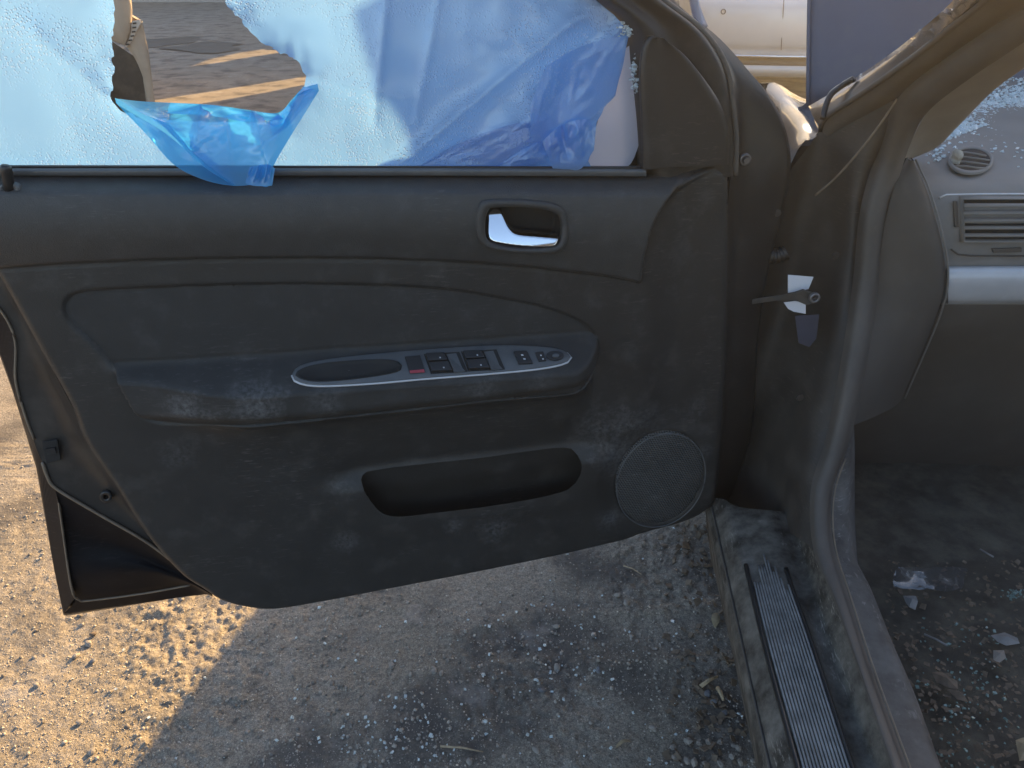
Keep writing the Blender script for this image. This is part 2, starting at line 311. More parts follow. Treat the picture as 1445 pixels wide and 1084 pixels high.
def ground_mat():
    m = bpy.data.materials.new('dirt'); m.use_nodes = True; t = m.node_tree; N = t.nodes; L = t.links; b = N['Principled BSDF']; b.inputs['Roughness'].default_value = .95; b.inputs['Specular IOR Level'].default_value = .15
    tc = N.new('ShaderNodeTexCoord')
    def noise(s, d=8, r=.6):
        n = N.new('ShaderNodeTexNoise'); n.inputs['Scale'].default_value = s; n.inputs['Detail'].default_value = d; n.inputs['Roughness'].default_value = r; L.new(tc.outputs['Object'], n.inputs['Vector']); return n.outputs[0]
    def ramp(src, stops):
        r = N.new('ShaderNodeValToRGB'); e = r.color_ramp.elements
        for i, (p, c) in enumerate(stops):
            x = e[i] if i < 2 else e.new(p)
            x.position = p; x.color = (*c, 1)
        L.new(src, r.inputs[0]); return r.outputs[0]
    def mix(f, a, c, mode='MIX'):
        x = N.new('ShaderNodeMix'); x.data_type = 'RGBA'; x.blend_type = mode
        if isinstance(f, float): x.inputs[0].default_value = f
        else: L.new(f, x.inputs[0])
        L.new(a, x.inputs[6]); L.new(c, x.inputs[7]); return x.outputs[2]
    base = ramp(noise(3.2), [(.3, (.41, .36, .285)), (.7, (.575, .51, .425))])
    fine = ramp(noise(140, 6, .75), [(.36, (.34, .33, .325)), (.64, (1, 1, 1))])
    c = mix(.75, base, fine, 'MULTIPLY')
    grain = ramp(noise(420, 3, .6), [(.4, (.32, .32, .32)), (.62, (1.0, 1.0, 1.0))]); c = mix(.6, c, grain, 'MULTIPLY')
    # oily stains
    st = ramp(noise(4.6, 5, .55), [(.50, (0, 0, 0)), (.64, (1, 1, 1))]); dk = N.new('ShaderNodeRGB'); dk.outputs[0].default_value = (.095, .088, .084, 1)
    sm = N.new('ShaderNodeMath'); sm.operation = 'MULTIPLY'; sm.inputs[1].default_value = .75; L.new(st, sm.inputs[0]); c = mix(sm.outputs[0], c, dk.outputs[0])
    # oil spots with their own ragged outline
    wob = noise(16, 7, .7)
    for (px, py, r_, k_) in ((790, 905, .11, .75), (590, 1035, .12, .7), (690, 965, .14, .5), (900, 940, .10, .5), (1000, 800, .10, .5), (1020, 880, .07, .6), (1040, 1010, .08, .55), (480, 905, .10, .25)):
        q = UZ(px, py, 0); vd = N.new('ShaderNodeVectorMath'); vd.operation = 'DISTANCE'; vd.inputs[1].default_value = (q[0], q[1], .0); L.new(tc.outputs['Object'], vd.inputs[0])
        ad = N.new('ShaderNodeMath'); ad.operation = 'MULTIPLY_ADD'; ad.inputs[1].default_value = .34; L.new(wob, ad.inputs[0]); L.new(vd.outputs['Value'], ad.inputs[2])
        mr = N.new('ShaderNodeMapRange'); mr.inputs[1].default_value = r_ + .20; mr.inputs[2].default_value = r_ + .09; mr.inputs[3].default_value = 0; mr.inputs[4].default_value = k_; L.new(ad.outputs[0], mr.inputs[0]); c = mix(mr.outputs[0], c, dk.outputs[0])
    # pale dusty streaks
    st2 = ramp(noise(7.5, 7, .62), [(.58, (0, 0, 0)), (.74, (1, 1, 1))]); pl = N.new('ShaderNodeRGB'); pl.outputs[0].default_value = (.50, .47, .44, 1)
    sm2 = N.new('ShaderNodeMath'); sm2.operation = 'MULTIPLY'; sm2.inputs[1].default_value = .5; L.new(st2, sm2.inputs[0]); c = mix(sm2.outputs[0], c, pl.outputs[0])
    L.new(c, b.inputs['Base Color'])
    bp = N.new('ShaderNodeBump'); bp.inputs['Strength'].default_value = .8; bp.inputs['Distance'].default_value = .004; L.new(noise(170, 6, .7), bp.inputs['Height']); L.new(bp.outputs[0], b.inputs['Normal'])
    return m
M['dirt'] = ground_mat()
M['water'] = mat('muddy_water', (.04, .034, .026), .4, .15, 5, spec=.3)

# ------------------------------------------------------------------ haze volume added to stand in for veiling glare in the lens
hm = bpy.data.materials.new('lens_veil_air'); hm.use_nodes = True
for n_ in list(hm.node_tree.nodes):
    if n_.type != 'OUTPUT_MATERIAL': hm.node_tree.nodes.remove(n_)
pv = hm.node_tree.nodes.new('ShaderNodeVolumePrincipled'); pv.inputs['Density'].default_value = .014; pv.inputs['Anisotropy'].default_value = .76; pv.inputs['Color'].default_value = (.9, .88, .86, 1)
hm.node_tree.links.new(pv.outputs[0], [n_ for n_ in hm.node_tree.nodes if n_.type == 'OUTPUT_MATERIAL'][0].inputs['Volume'])
hz = mesh('haze', [(x, y, z) for x in (-40, 40) for y in (-14, 32) for z in (-1.2, 4.4)], [(0, 1, 3, 2), (4, 6, 7, 5), (0, 4, 5, 1), (2, 3, 7, 6), (0, 2, 6, 4), (1, 5, 7, 3)], hm, smooth=False, kind='stuff')
# ================================================================== SETTING: ground
def axis(a, b, h, lim, g):
    c = list(np.arange(a, b + h / 2, h)); s = h; x = c[-1]
    while x < lim: s *= g; x += s; c.append(x)
    s = h; x = c[0]; pre = []
    while x > -lim: s *= g; x -= s; pre.append(x)
    return np.array(pre[::-1] + c)
gx = axis(-1.1, .5, .0036, 260, 1.12); gy = axis(.60, 1.65, .0036, 260, 1.12)
GX, GY = np.meshgrid(gx, gy)
RIDGES = [(*UZ(780, 872, 0)[:2], *UZ(1000, 858, 0)[:2]), (*UZ(820, 938, 0)[:2], *UZ(1030, 932, 0)[:2]), (*UZ(640, 900, 0)[:2], *UZ(760, 862, 0)[:2])]
def ground_h(X, Y):
    near = np.exp(-((X + .2) / 9) ** 2 - ((Y - 3) / 9) ** 2)
    lumps = np.maximum(ridge(X * 26, Y * 26, 3) - .25, 0)
    cov = sstep(-.15, .25, fbm(X * 2.1 + 4, Y * 2.1, 3) - .35 * sstep(-.55, .1, X))
    cov2 = .5 + sstep(-.1, .4, fbm(X * 3.3 + 9, Y * 3.3 + 2, 2))
    h = .012 * fbm(X * 2.2, Y * 2.2, 4) + near * (.0026 * fbm(X * 24, Y * 24, 3) + .0055 * fbm(X * 70, Y * 70, 3) * cov2 + .0035 * np.maximum(fbm(X * 150 + 3, Y * 150, 2), 0) * cov2 + .003 * lumps * (.3 + cov))
    for (ax, ay, bx, by) in RIDGES:
        dx, dy = bx - ax, by - ay; t = np.clip(((X - ax) * dx + (Y - ay) * dy) / (dx * dx + dy * dy), 0, 1); d = np.hypot(X - ax - t * dx, Y - ay - t * dy); h = h + .006 * np.exp(-(d / .018) ** 2)
    return h * sstep(40, 10, np.hypot(X, Y))
H = ground_h(GX, GY)
nx, ny = len(gx), len(gy)
idx = np.arange(nx * ny).reshape(ny, nx)
F = np.stack([idx[:-1, :-1], idx[:-1, 1:], idx[1:, 1:], idx[1:, :-1]], -1).reshape(-1, 4)
tag(mesh('ground', np.stack([GX, GY, H], -1).reshape(-1, 3), F, M['dirt']), kind='structure')
def blob(cx, cy, rx, ry, z, n=40, j=.12):
    ph = rng.random(6) * 6.28
    return [(cx + rx * math.cos(a) * (1 + j * math.sin(3 * a + ph[0]) + j * .5 * math.sin(7 * a + ph[1])), cy + ry * math.sin(a) * (1 + j * math.sin(2 * a + ph[2])), z) for a in np.linspace(0, 2 * math.pi, n, endpoint=False)]
for (px, py, rx, ry) in ((295, 67, .42, .62), (226, 61, .34, .75)):
    c = UZ(px, py, .0)
    o = mesh('puddle', blob(c[0], c[1], rx, ry, .009, j=.28), [tuple(range(40))], M['water'], smooth=False); o['kind'] = 'structure'

# ================================================================== THE BLACK CAR
car = empty('black_car', (.9, 1.2, 0))
tag(car, 'dusty black car with its driver door wide open and bonnet raised', 'car')
CV = np.array([.0837, .9965, 0]); CU = np.array([.9965, -.0837, 0]); C0 = np.array([.372, 1.09, 0])
def CP(u, v, z): return C0 + CU * u + CV * v + ZZ * z     # car frame: u inboard, v forward of the hinge, z up

# ---------------------------------------------------------------- door
shell_out = [(-70, 330), (-70, 400), (-20, 455), (0, 500), (18, 550), (51, 657), (76, 800), (90, 868)]
skin = [SZ(x, y, -.055) for x, y in shell_out] + [SZ(290, 838, -.05), SZ(600, 800, -.05), SZ(1000, 716, -.05), SZ(1050, 640, -.05), SZ(1062, 500, -.05), SZ(1075, 400, -.05), SZ(1095, 300, -.05), SZ(1113, 238, -.05), SZ(900, 246, -.05), SZ(-70, 238, -.05)]
door = prism('door', [DP(s, z, -.048) for s, z in skin], DN * -.065, M['paint'], car, bevel=.006)
door['label'] = 'open driver door seen from its inner side'

outer = szpoly(cr([(-70, 243), (0, 244), (300, 247), (600, 247), (905, 248), (960, 244), (1022, 234), (1030, 300), (1028, 450), (1021, 600), (1012, 695), (1000, 717), (960, 738), (850, 765), (700, 797), (550, 827), (450, 846), (390, 855), (350, 852), (312, 842), (285, 825), (253, 803), (207, 750), (161, 680), (118, 615), (108, 590), (97, 562), (55, 486), (9, 403), (-30, 340), (-70, 290)], 300, True), .012)
def trim_field():
    h = .0024
    s0, z0 = outer.min(0) - .01; s1, z1 = outer.max(0) + .01
    gs = np.arange(s0, s1, h); gz = np.arange(z0, z1, h); S, Z = np.meshgrid(gs, gz)
    def zc(pts, d):   # curve z(s)
        q = szpoly(cr(pts, 80), d); o = np.argsort(q[:, 0]); return lambda s: np.interp(s, q[o, 0], q[o, 1])
    ins_poly = szpoly(cr([(92, 440), (95, 424), (108, 415), (140, 411), (250, 406), (400, 402), (540, 404), (640, 411), (740, 428), (810, 450), (842, 480), (850, 512), (842, 540), (815, 557, ), (700, 567), (600, 578), (450, 594), (300, 609), (240, 614), (207, 611), (187, 599), (172, 575), (155, 545), (130, 500), (105, 465)], 220, True), .045)
    # lower part of the armrest outline stands further out
    ins_poly = np.array([SZ(*p, d) for p, d in zip(cr([(92, 440), (95, 424), (108, 415), (140, 411), (250, 406), (400, 402), (540, 404), (640, 411), (740, 428), (810, 450), (842, 480), (850, 512), (842, 540), (815, 557), (700, 567), (600, 578), (450, 594), (300, 609), (240, 614), (207, 611), (187, 599), (172, 575), (155, 545), (130, 500), (105, 465)], 220, True),
                         [.03 + .035 * max(0, min(1, (p[1] - 450) / 90)) for p in cr([(92, 440), (95, 424), (108, 415), (140, 411), (250, 406), (400, 402), (540, 404), (640, 411), (740, 428), (810, 450), (842, 480), (850, 512), (842, 540), (815, 557), (700, 567), (600, 578), (450, 594), (300, 609), (240, 614), (207, 611), (187, 599), (172, 575), (155, 545), (130, 500), (105, 465)], 220, True)])])
    pad_poly = szpoly(list(cr([(-90, 386), (0, 381), (100, 374), (250, 368), (400, 366), (560, 368), (700, 375), (800, 385), (870, 394), (905, 402)], 60)) + list(cr([(907, 395), (909, 360), (922, 310), (955, 268), (1000, 244), (1026, 232)], 30)) + [(1040, 200), (-90, 200)], .035)
    pocket = szpoly(cr([(511, 680), (519, 703), (538, 725), (565, 731), (635, 723), (712, 711), (770, 701), (802, 691), (817, 676), (821, 657), (815, 645), (798, 640), (740, 646), (674, 655), (600, 664), (538, 672)], 140, True), .035)
    a = np.linspace(0, 2 * math.pi, 90, endpoint=False); dx, dy = .6, -.8
    spk = szpoly([(933 + 70 * math.cos(t) * dx - 58 * math.sin(t) * dy, 678 + 70 * math.cos(t) * dy + 58 * math.sin(t) * dx) for t in a], .03)
    rec = szpoly(cr([(690, 292), (700, 288), (740, 290), (778, 296), (790, 303), (794, 320), (791, 340), (780, 347), (740, 350), (700, 346), (684, 338), (682, 312)], 80, True), .04)
    Sx, Zx = S.copy(), Z.copy()
    fields = {}
    for nm, P in (('out', outer), ('ins', ins_poly), ('pad', pad_poly), ('poc', pocket), ('spk', spk), ('rec', rec)):
        d, qx, qz = sdf(P, S, Z); fields[nm] = d
        if nm != 'out':
            m = abs(d) < .55 * h; Sx = np.where(m, qx, Sx); Zx = np.where(m, qz, Zx)
    S, Z = Sx.copy(), Zx.copy()
    for nm, P in (('out', outer), ('ins', ins_poly), ('pad', pad_poly), ('poc', pocket), ('spk', spk), ('rec', rec)): fields[nm] = sdf(P, S, Z)[0]
    E = fields['out']
    # ---- relief
    ztop = zc([(-90, 244), (0, 245), (450, 247), (905, 248), (1030, 236)], .03); zcr = zc([(-90, 386), (0, 381), (100, 374), (250, 368), (400, 366), (560, 368), (700, 375), (800, 385), (905, 402), (1030, 420)], .035)
    t = np.clip((Z - zcr(S)) / (ztop(S) - zcr(S)), 0, 1)
    pad = .037 + .014 * np.sin(np.pi * t ** 1.1) - .012 * sstep(.82, 1, t)
    low = .030 + .004 * fbm(S * 5, Z * 5, 2)
    P = fields['pad']; Hh = low + (pad - low) * sstep(.003, -.003, P) - .004 * np.exp(-((P + .001) / .003) ** 2)
    frontz = sstep(SZ(900, 500, .03)[0], SZ(960, 500, .03)[0], S) * sstep(0, .01, P)
    Hh = Hh - .010 * frontz
    I = fields['ins']
    # armrest plane (top of the armrest, tilted toward the seat)
    c0 = UD(608, 517, .056); s_c = float((c0 - DO) @ E1); z_c = c0[2]; dz_ds = (SZ(805, 503, .056)[1] - SZ(412, 530, .056)[1]) / (SZ(805, 503, .056)[0] - SZ(412, 530, .056)[0])
    dpl = .056 - (Z - z_c - dz_ds * (S - s_c)) * 1.73
    sl, sr = SZ(170, 560, .05)[0], SZ(360, 550, .05)[0]
    amp = .050 + .030 * sstep(sl, sr, S) - .0 * S
    endr = SZ(850, 515, .06)[0]; amp = amp - .045 * np.clip((S - (endr - .05)) / .05, 0, 1) ** 2.2
    base_i = low - .004
    arm = np.minimum(dpl, amp); k = .006
    hh = np.clip(.5 + .5 * (amp - dpl) / k / 2, 0, 1); arm = amp * (1 - hh) + dpl * hh - k * hh * (1 - hh)
    hh = np.clip(.5 + .5 * (arm - base_i) / .012, 0, 1); arms = base_i * (1 - hh) + arm * hh + .004 * hh * (1 - hh)
    zb = szpoly([(200, 613), (450, 594), (700, 567), (850, 545)], .065); zbf = np.interp(S, zb[:, 0], zb[:, 1])
    arms = arms - .016 * sstep(.03, 0, Z - zbf) ** 2 * sstep(.004, .03, arm - base_i)
    inside = sstep(.0025, -.0025, I)
    under = np.maximum(np.minimum(amp, arm) - low - .012, 0) * np.exp(-np.maximum(I, 0) / .022) * sstep(.03, .0, Z - zbf) * sstep(sl + .01, sr, S)
    Hh = np.where(I > 0, Hh + under * .9, Hh) * (1 - inside) + inside * arms
    Hh = Hh - .005 * np.exp(-(I / .0028) ** 2) * (.35 + .65 * sstep(.02, -.02, Z - zbf - .03)) * (1 - .85 * sstep(SZ(600, 420, .03)[0], SZ(730, 420, .03)[0], S) * sstep(.01, .05, Z - zbf))
    Q = fields['poc']
    zpt = szpoly([(511, 676), (600, 664), (674, 655), (798, 640), (830, 636)], .035); topside = sstep(-.03, .012, Z - np.interp(S, zpt[:, 0], zpt[:, 1]))
    Hh = Hh - .014 * np.exp(-(np.maximum(Q, 0) / .05) ** 2) * topside + .004 * np.exp(-((Q - .012) / .03) ** 2) * (1 - topside)
    K = fields['spk']; Hh = np.where(K < 0, .022 + .003 * (1 - np.exp(K / .02)), Hh * (1 - sstep(.04, 0, K)) + .0225 * sstep(.04, 0, K)) - .0025 * np.exp(-(K / .0022) ** 2) * .9
    Rr = fields['rec']; Hh = Hh - .035 * sstep(.001, -.006, Rr)
    tt = np.clip(-E / .016, 0, 1); Hh = .002 + (Hh - .002) * np.sqrt(np.clip(1 - (1 - tt) ** 2, 0, 1))
    # ---- cells
    cc = lambda A: (A[:-1, :-1] + A[1:, :-1] + A[:-1, 1:] + A[1:, 1:]) / 4
    keep = cc(E) < 0
    # snap the rim to the outline
    used = np.zeros(S.shape, bool); full = np.zeros(S.shape, int)
    for a_ in (slice(None, -1), slice(1, None)):
        for b_ in (slice(None, -1), slice(1, None)):
            used[a_, b_] |= keep; full[a_, b_] += keep
    rim = used & (full < 4); d, qx, qz = sdf(outer, Sx[rim], Zx[rim]); Sx[rim] = qx; Zx[rim] = qz; Hh[rim] = -.004
    n0, n1 = S.shape; idx = np.arange(n0 * n1).reshape(n0, n1)
    F = np.stack([idx[:-1, :-1], idx[:-1, 1:], idx[1:, 1:], idx[1:, :-1]], -1)
    V = DO + Sx[..., None] * E1 + Zx[..., None] * ZZ + Hh[..., None] * DN; V = V.reshape(-1, 3)
    masks = {}
    cI, cPd, cQ, cK, cR = (cc(fields[k]) < 1e-5 for k in ('ins', 'pad', 'poc', 'spk', 'rec'))
    cPd &= ~cR
    masks['handle_recess'] = keep & cR
    masks['armrest_insert'] = keep & cI & ~cR
    masks['upper_trim'] = keep & cPd & ~cI
    masks['map_pocket'] = keep & cQ & ~cI
    masks['speaker_grille'] = keep & cK & ~cI & ~cQ
    rest = keep.copy()
    for v in masks.values(): rest &= ~v
    masks['trim_panel'] = rest
    mm = dict(handle_recess='dark', armrest_insert='insert', upper_trim='pad', map_pocket='lower', speaker_grille='grille', trim_panel='lower')
    for nm, k in masks.items():
        if nm == 'map_pocket': continue
        f = F[k]; u, inv = np.unique(f.ravel(), return_inverse=True)
        mesh(nm, V[u], inv.reshape(-1, 4), M[mm[nm]], door)
    return c0
c0 = trim_field()
pk = [[UD(x, y + (x - 660) * -.135 + 5, d) for x in np.linspace(485, 845, 30)] for y, d in ((640, .010), (655, .006), (670, .0), (690, -.012), (715, -.026), (745, -.038), (775, -.043))]
loft('map_pocket', rib_loft(pk, 14), M['lower'], door)

# belt weatherstrip, lock knob
rows = [dcurve([(-70, y1, d), (300, y1, d), (600, y1, d), (912, y1 + 1, d)], 30) for y1, d in ((248, .018), (242, .024), (238, .020), (236, .012), (233, -.02))]
loft('belt_weatherstrip', rows, M['plate'], door)
tube('belt_groove', dcurve([(-70, 235, .016), (400, 235.5, .016), (910, 237, .016)], 40), .0016, M['black'], door)
kb = UD(13, 268, .038)
kp = np.array([UD(13, 269, .036), UD(11, 255, .040), UD(9, 243, .044), UD(8, 236, .046), UD(8, 233, .046)])
tube('lock_knob', kp, [.0062, .0062, .0062, .0058, .004], M['black'], door, seg=14)
a = np.linspace(0, 2 * math.pi, 28, endpoint=False)
ring('lock_knob_collar', [UD(15 + 16 * math.cos(t), 266 + 9.5 * math.sin(t), .036) for t in a], [UD(14 + 8 * math.cos(t), 266 + 5 * math.sin(t), .036) for t in a], .005, M['plate'], door)

# inner handle: bezel + chrome lever
bo = dcurve([(p[0], p[1], .047) for p in [(684, 282), (730, 281), (775, 285), (796, 296), (801, 322), (797, 345), (782, 356), (735, 356), (692, 350), (675, 338), (670, 315), (674, 292)]], 64, True)
bi = dcurve([(p[0], p[1], .047) for p in [(694, 292), (735, 291), (772, 296), (788, 304), (792, 322), (789, 340), (776, 347), (735, 349), (699, 344), (686, 335), (684, 315), (687, 298)]], 64, True)
ring('handle_bezel', bo, bi, .007, M['pad'], door)
lev = cr([(686, 312), (687, 302), (696, 294), (709, 294), (713, 300), (717, 312), (722, 321), (731, 326), (760, 328), (786, 330), (788, 334), (785, 341), (776, 346), (740, 347), (705, 344), (690, 340), (685, 330)], 90, True)
def lever():
    cen = np.array([UD(x, y, .040) for x, y in lev]); c = cen.mean(0); V = []; F = []; n = len(cen)
    G = 16; P2 = np.array([SZ(x, y, .04) for x, y in lev]); h = .0011
    S, Z = np.meshgrid(np.arange(P2[:, 0].min() - h, P2[:, 0].max() + 2 * h, h), np.arange(P2[:, 1].min() - h, P2[:, 1].max() + 2 * h, h))
    d, qx, qz = sdf(P2, S, Z); cc = (d[:-1, :-1] + d[1:, :-1] + d[:-1, 1:] + d[1:, 1:]) / 4; keep = cc < 0
    used = np.zeros(S.shape, bool); full = np.zeros(S.shape, int)
    for a_ in (slice(None, -1), slice(1, None)):
        for b_ in (slice(None, -1), slice(1, None)): used[a_, b_] |= keep; full[a_, b_] += keep
    rim = used & (full < 4); d2, ax, az = sdf(P2, S[rim], Z[rim]); S = S.copy(); Z = Z.copy(); S[rim] = ax; Z[rim] = az
    zz = (Z - P2[:, 1].min()) / (P2[:, 1].max() - P2[:, 1].min()); ss = (S - P2[:, 0].min()) / (P2[:, 0].max() - P2[:, 0].min())
    dd = .050 - .024 * zz ** 1.2 + .006 * ss - .007 * sstep(.004, 0, -np.where(rim, 0, 0) if False else np.where(d < 0, -d, 0)) 
    dd[rim] -= .004
    V = DO + S[..., None] * E1 + Z[..., None] * ZZ + dd[..., None] * DN; n0, n1 = S.shape; idx = np.arange(n0 * n1).reshape(n0, n1)
    f = np.stack([idx[:-1, :-1], idx[:-1, 1:], idx[1:, 1:], idx[1:, :-1]], -1)[keep]; u, inv = np.unique(f.ravel(), return_inverse=True)
    solid(mesh('handle_lever', V.reshape(-1, 3)[u], inv.reshape(-1, 4), M['chrome'], door), .003)
lever()

# switch plate on the armrest top
AX = np.array(UD(805, 503, .056)) - np.array(UD(412, 530, .056)); AX /= np.linalg.norm(AX)
pn = .5 * DN + .866 * ZZ; pn = pn - AX * (pn @ AX); pn /= np.linalg.norm(pn)
def UP(px, py, lift=0): return onplane(px, py, c0 + pn * lift, pn)
def pp(pts, lift=0): return [UP(x, y, lift) for x, y in pts]
plo = cr([(412, 530), (424, 517), (460, 509), (520, 502), (600, 495), (700, 489), (770, 491), (797, 497), (806, 506), (795, 514), (760, 521), (700, 527), (600, 535), (520, 542), (450, 545), (420, 540)], 90, True)
pl = np.array(pp(plo)); cpl = pl.mean(0)
loft('switch_plate', [pl - pn * .004, pl + pn * .002, pl + (cpl - pl) * .012 + pn * .0036, pl + (cpl - pl) * .05 + pn * .0040, pl + (cpl - pl) * .98 + pn * .0040], M['plate'], door, closed=True)
tube('plate_edge', np.array(pp([p for p in plo[44:92]] + [plo[0]], .001)), .0016, M['silverp'], door, seg=6)
cup = cr([(417, 530), (430, 519), (465, 512), (520, 508), (555, 509), (567, 516), (562, 524), (530, 531), (480, 537), (440, 538)], 50, True); cu = np.array(pp(cup, .0045)); cc_ = cu.mean(0)
loft('pull_cup', [cu - pn * .001, cu + pn * .0012, cu + (cc_ - cu) * .05 + pn * .001, cu + (cc_ - cu) * .08 - pn * .0002, cu + (cc_ - cu) * .5 - pn * .0003, cu + (cc_ - cu) * .98 - pn * .0003], M['dark'], door, closed=True)
def sw(name, q, h, m, bvl=.0008, lift=.0040): return prism(name, pp(q, lift), pn * h, M[m], door, bevel=bvl)
sw('window_lock_switch', [(571, 504), (593, 502), (600, 526), (578, 527)], .002, 'black'); sw('red_marker', [(578, 523.3), (598, 521.5), (599.5, 525.6), (579, 527)], .0008, 'red', 0, .0062)
for ox, oy in ((0, 0), (52.5, -3.5)):
    sw('switch_well', [(598 + ox, 500 + oy), (648 + ox, 497 + oy), (660 + ox, 525 + oy), (608 + ox, 528 + oy)], .0008, 'dark', 0)
    sw('window_switch', [(600 + ox, 501 + oy), (627 + ox, 500 + oy), (632 + ox, 510.5 + oy), (604 + ox, 512 + oy)], .006, 'black', .0015)
    sw('window_switch', [(604.5 + ox, 513.5 + oy), (633 + ox, 511.5 + oy), (639 + ox, 525 + oy), (609 + ox, 526.5 + oy)], .006, 'black', .0015)
    prism('switch_scoop', [UP(630 + ox, 500 + oy, .006), UP(647 + ox, 498 + oy, .0045), UP(658 + ox, 524 + oy, .0045), UP(641 + ox, 525 + oy, .009)], -pn * .002, M['plate'], door)
    for (mx, my) in ((621, 504), (626, 518)): sw('switch_dot', [(mx - 1 + ox, my + oy), (mx + 1 + ox, my + oy), (mx + 1.3 + ox, my + 1.6 + oy), (mx - .7 + ox, my + 1.6 + oy)], .0006, 'silverp', 0, .0100)
sw('door_lock_switch', [(724, 497), (743, 496), (752, 514), (732, 515)], .003, 'black', .001); sw('switch_dot', [(735, 500.5), (738, 500.3), (739, 502), (736, 502.2)], .0006, 'silverp', 0, .007); sw('switch_dot', [(738, 506), (741, 505.8), (742, 507.5), (739, 507.8)], .0006, 'silverp', 0, .007)
sw('mirror_select_switch', [(755, 498), (766, 497), (771, 510), (760, 511)], .0025, 'black', .0008); sw('switch_dot', [(762, 501), (764, 501), (764.5, 502.5), (762.5, 502.5)], .0006, 'silverp', 0, .0066); sw('switch_dot', [(765, 506), (767, 506), (767.5, 507.5), (765.5, 507.5)], .0006, 'silverp', 0, .0066)
sw('mirror_dial', [(783 + 12.5 * math.cos(t), 503 + 6.6 * math.sin(t)) for t in np.linspace(0, 6.283, 24, endpoint=False)], .003, 'black', .001)
sw('dial_knob', [(784 + 5 * math.cos(t), 503 + 2.6 * math.sin(t)) for t in np.linspace(0, 6.283, 14, endpoint=False)], .003, 'plate', .0006, .0068)

# speaker rim
a = np.linspace(0, 2 * math.pi, 72, endpoint=False)
el = lambda k, d: [UD(933 + 70 * k * math.cos(t) * .6 + 58 * k * math.sin(t) * .8, 678 - 70 * k * math.cos(t) * .8 + 58 * k * math.sin(t) * .6, d) for t in a]
tube('speaker_rim', np.array(el(1.0, .0224) + el(1.0, .0224)[:1]), .0011, M['plate'], door, seg=6)

# jamb face of the door left of the trim
n = 60
t0 = dcurve([(-60, 290, .0), (-20, 352, .0), (20, 415, 0), (65, 500, 0), (105, 575, 0), (120, 610, 0), (170, 690, 0), (215, 757, 0), (262, 812, 0)], n)
t1 = dcurve([(-75, 350, -.006), (-40, 400, -.006), (0, 437, -.006), (21, 480, -.006), (22, 537, -.006), (48, 622, -.006), (60, 652, -.006), (78, 689, -.006), (207, 765, -.006), (260, 806, -.006)], n)
loft('jamb_plate', [t0 + DN * .004, t0, (t0 + t1) / 2 - DN * .006, t1], M['paintd'], door)
t2 = dcurve([(-75, 400, -.04), (-20, 458, -.04), (0, 499, -.04), (18, 549, -.04), (51, 656, -.04), (76, 799, -.04), (90, 866, -.04)], n)
t1b = dcurve([(-75, 352, -.022), (-40, 402, -.022), (0, 440, -.022), (20, 482, -.022), (21, 539, -.022), (47, 624, -.022), (60, 654, -.022), (79, 692, -.022), (97, 809, -.022), (106, 843, -.022)], n)
t1c = dcurve([(-75, 351, -.008), (-40, 401, -.008), (0, 438, -.008), (21, 481, -.008), (22, 538, -.008), (48, 623, -.008), (60, 653, -.008), (79, 690, -.008), (98, 808, -.012), (107, 842, -.016)], n)
loft('jamb_flange', [t1c, t1b, t2, t2 - DN * .012], M['paintj'], door)
# lower recess panel between the diagonal bead and the bottom hem
b0 = dcurve([(78, 689, -.007), (140, 727, -.007), (207, 765, -.007), (262, 808, -.007), (300, 836, -.006)], 30)
b1 = dcurve([(88, 750, -.022), (150, 768, -.026), (207, 790, -.024), (262, 815, -.016), (300, 838, -.012)], 30)
b2 = dcurve([(97, 809, -.016), (150, 802, -.014), (207, 803, -.014), (262, 820, -.012), (300, 840, -.012)], 30)
b3 = dcurve([(107, 845, -.03), (150, 842, -.03), (207, 834, -.03), (262, 826, -.03), (300, 842, -.03)], 30)
b4 = dcurve([(90, 866, -.04), (150, 858, -.04), (207, 850, -.04), (262, 842, -.04), (300, 838, -.04)], 30)
loft('jamb_lower_panel', rib_loft([b0, b1, b2, b3, b4], 24), M['paintj'], door)
tube('sealant_bead', dcurve([(-40, 400, -.004), (0, 437, -.004), (21, 480, -.004), (22, 537, -.004), (36, 588, -.004), (48, 620, -.004)], 50), .0016, M['bead'], door, seg=6)
tube('sealant_bead', dcurve([(60, 653, -.004), (68, 675, -.004), (80, 690, -.004), (140, 726, -.004), (207, 765, -.004), (258, 804, -.004), (285, 826, -.002)], 50), .0024, M['bead'], door, seg=6)
tube('hem_bead', dcurve([(81, 695, -.014), (88, 745, -.014), (97, 809, -.012), (103, 838, -.014), (110, 846, -.018), (122, 848, -.022), (200, 838, -.022), (268, 826, -.018)], 60), .0017, M['bead'], door, seg=6)
lp = [UD(x, y, -.004) for x, y in ((60, 622), (82, 619), (87, 648), (66, 653))]; prism('latch_recess', lp, DN * .003, M['dark'], door, bevel=.001)
prism('latch_striker_slot', [UD(x, y, .0) for x, y in ((65, 633), (78, 631), (80, 639), (67, 641))], DN * .002, M['black'], door)
ring('drain_plug', [UD(150 + 9 * math.cos(t), 700 + 8 * math.sin(t), -.004) for t in a[::3]], [UD(150 + 4 * math.cos(t), 700 + 3.5 * math.sin(t), -.004) for t in a[::3]], .003, M['black'], door)

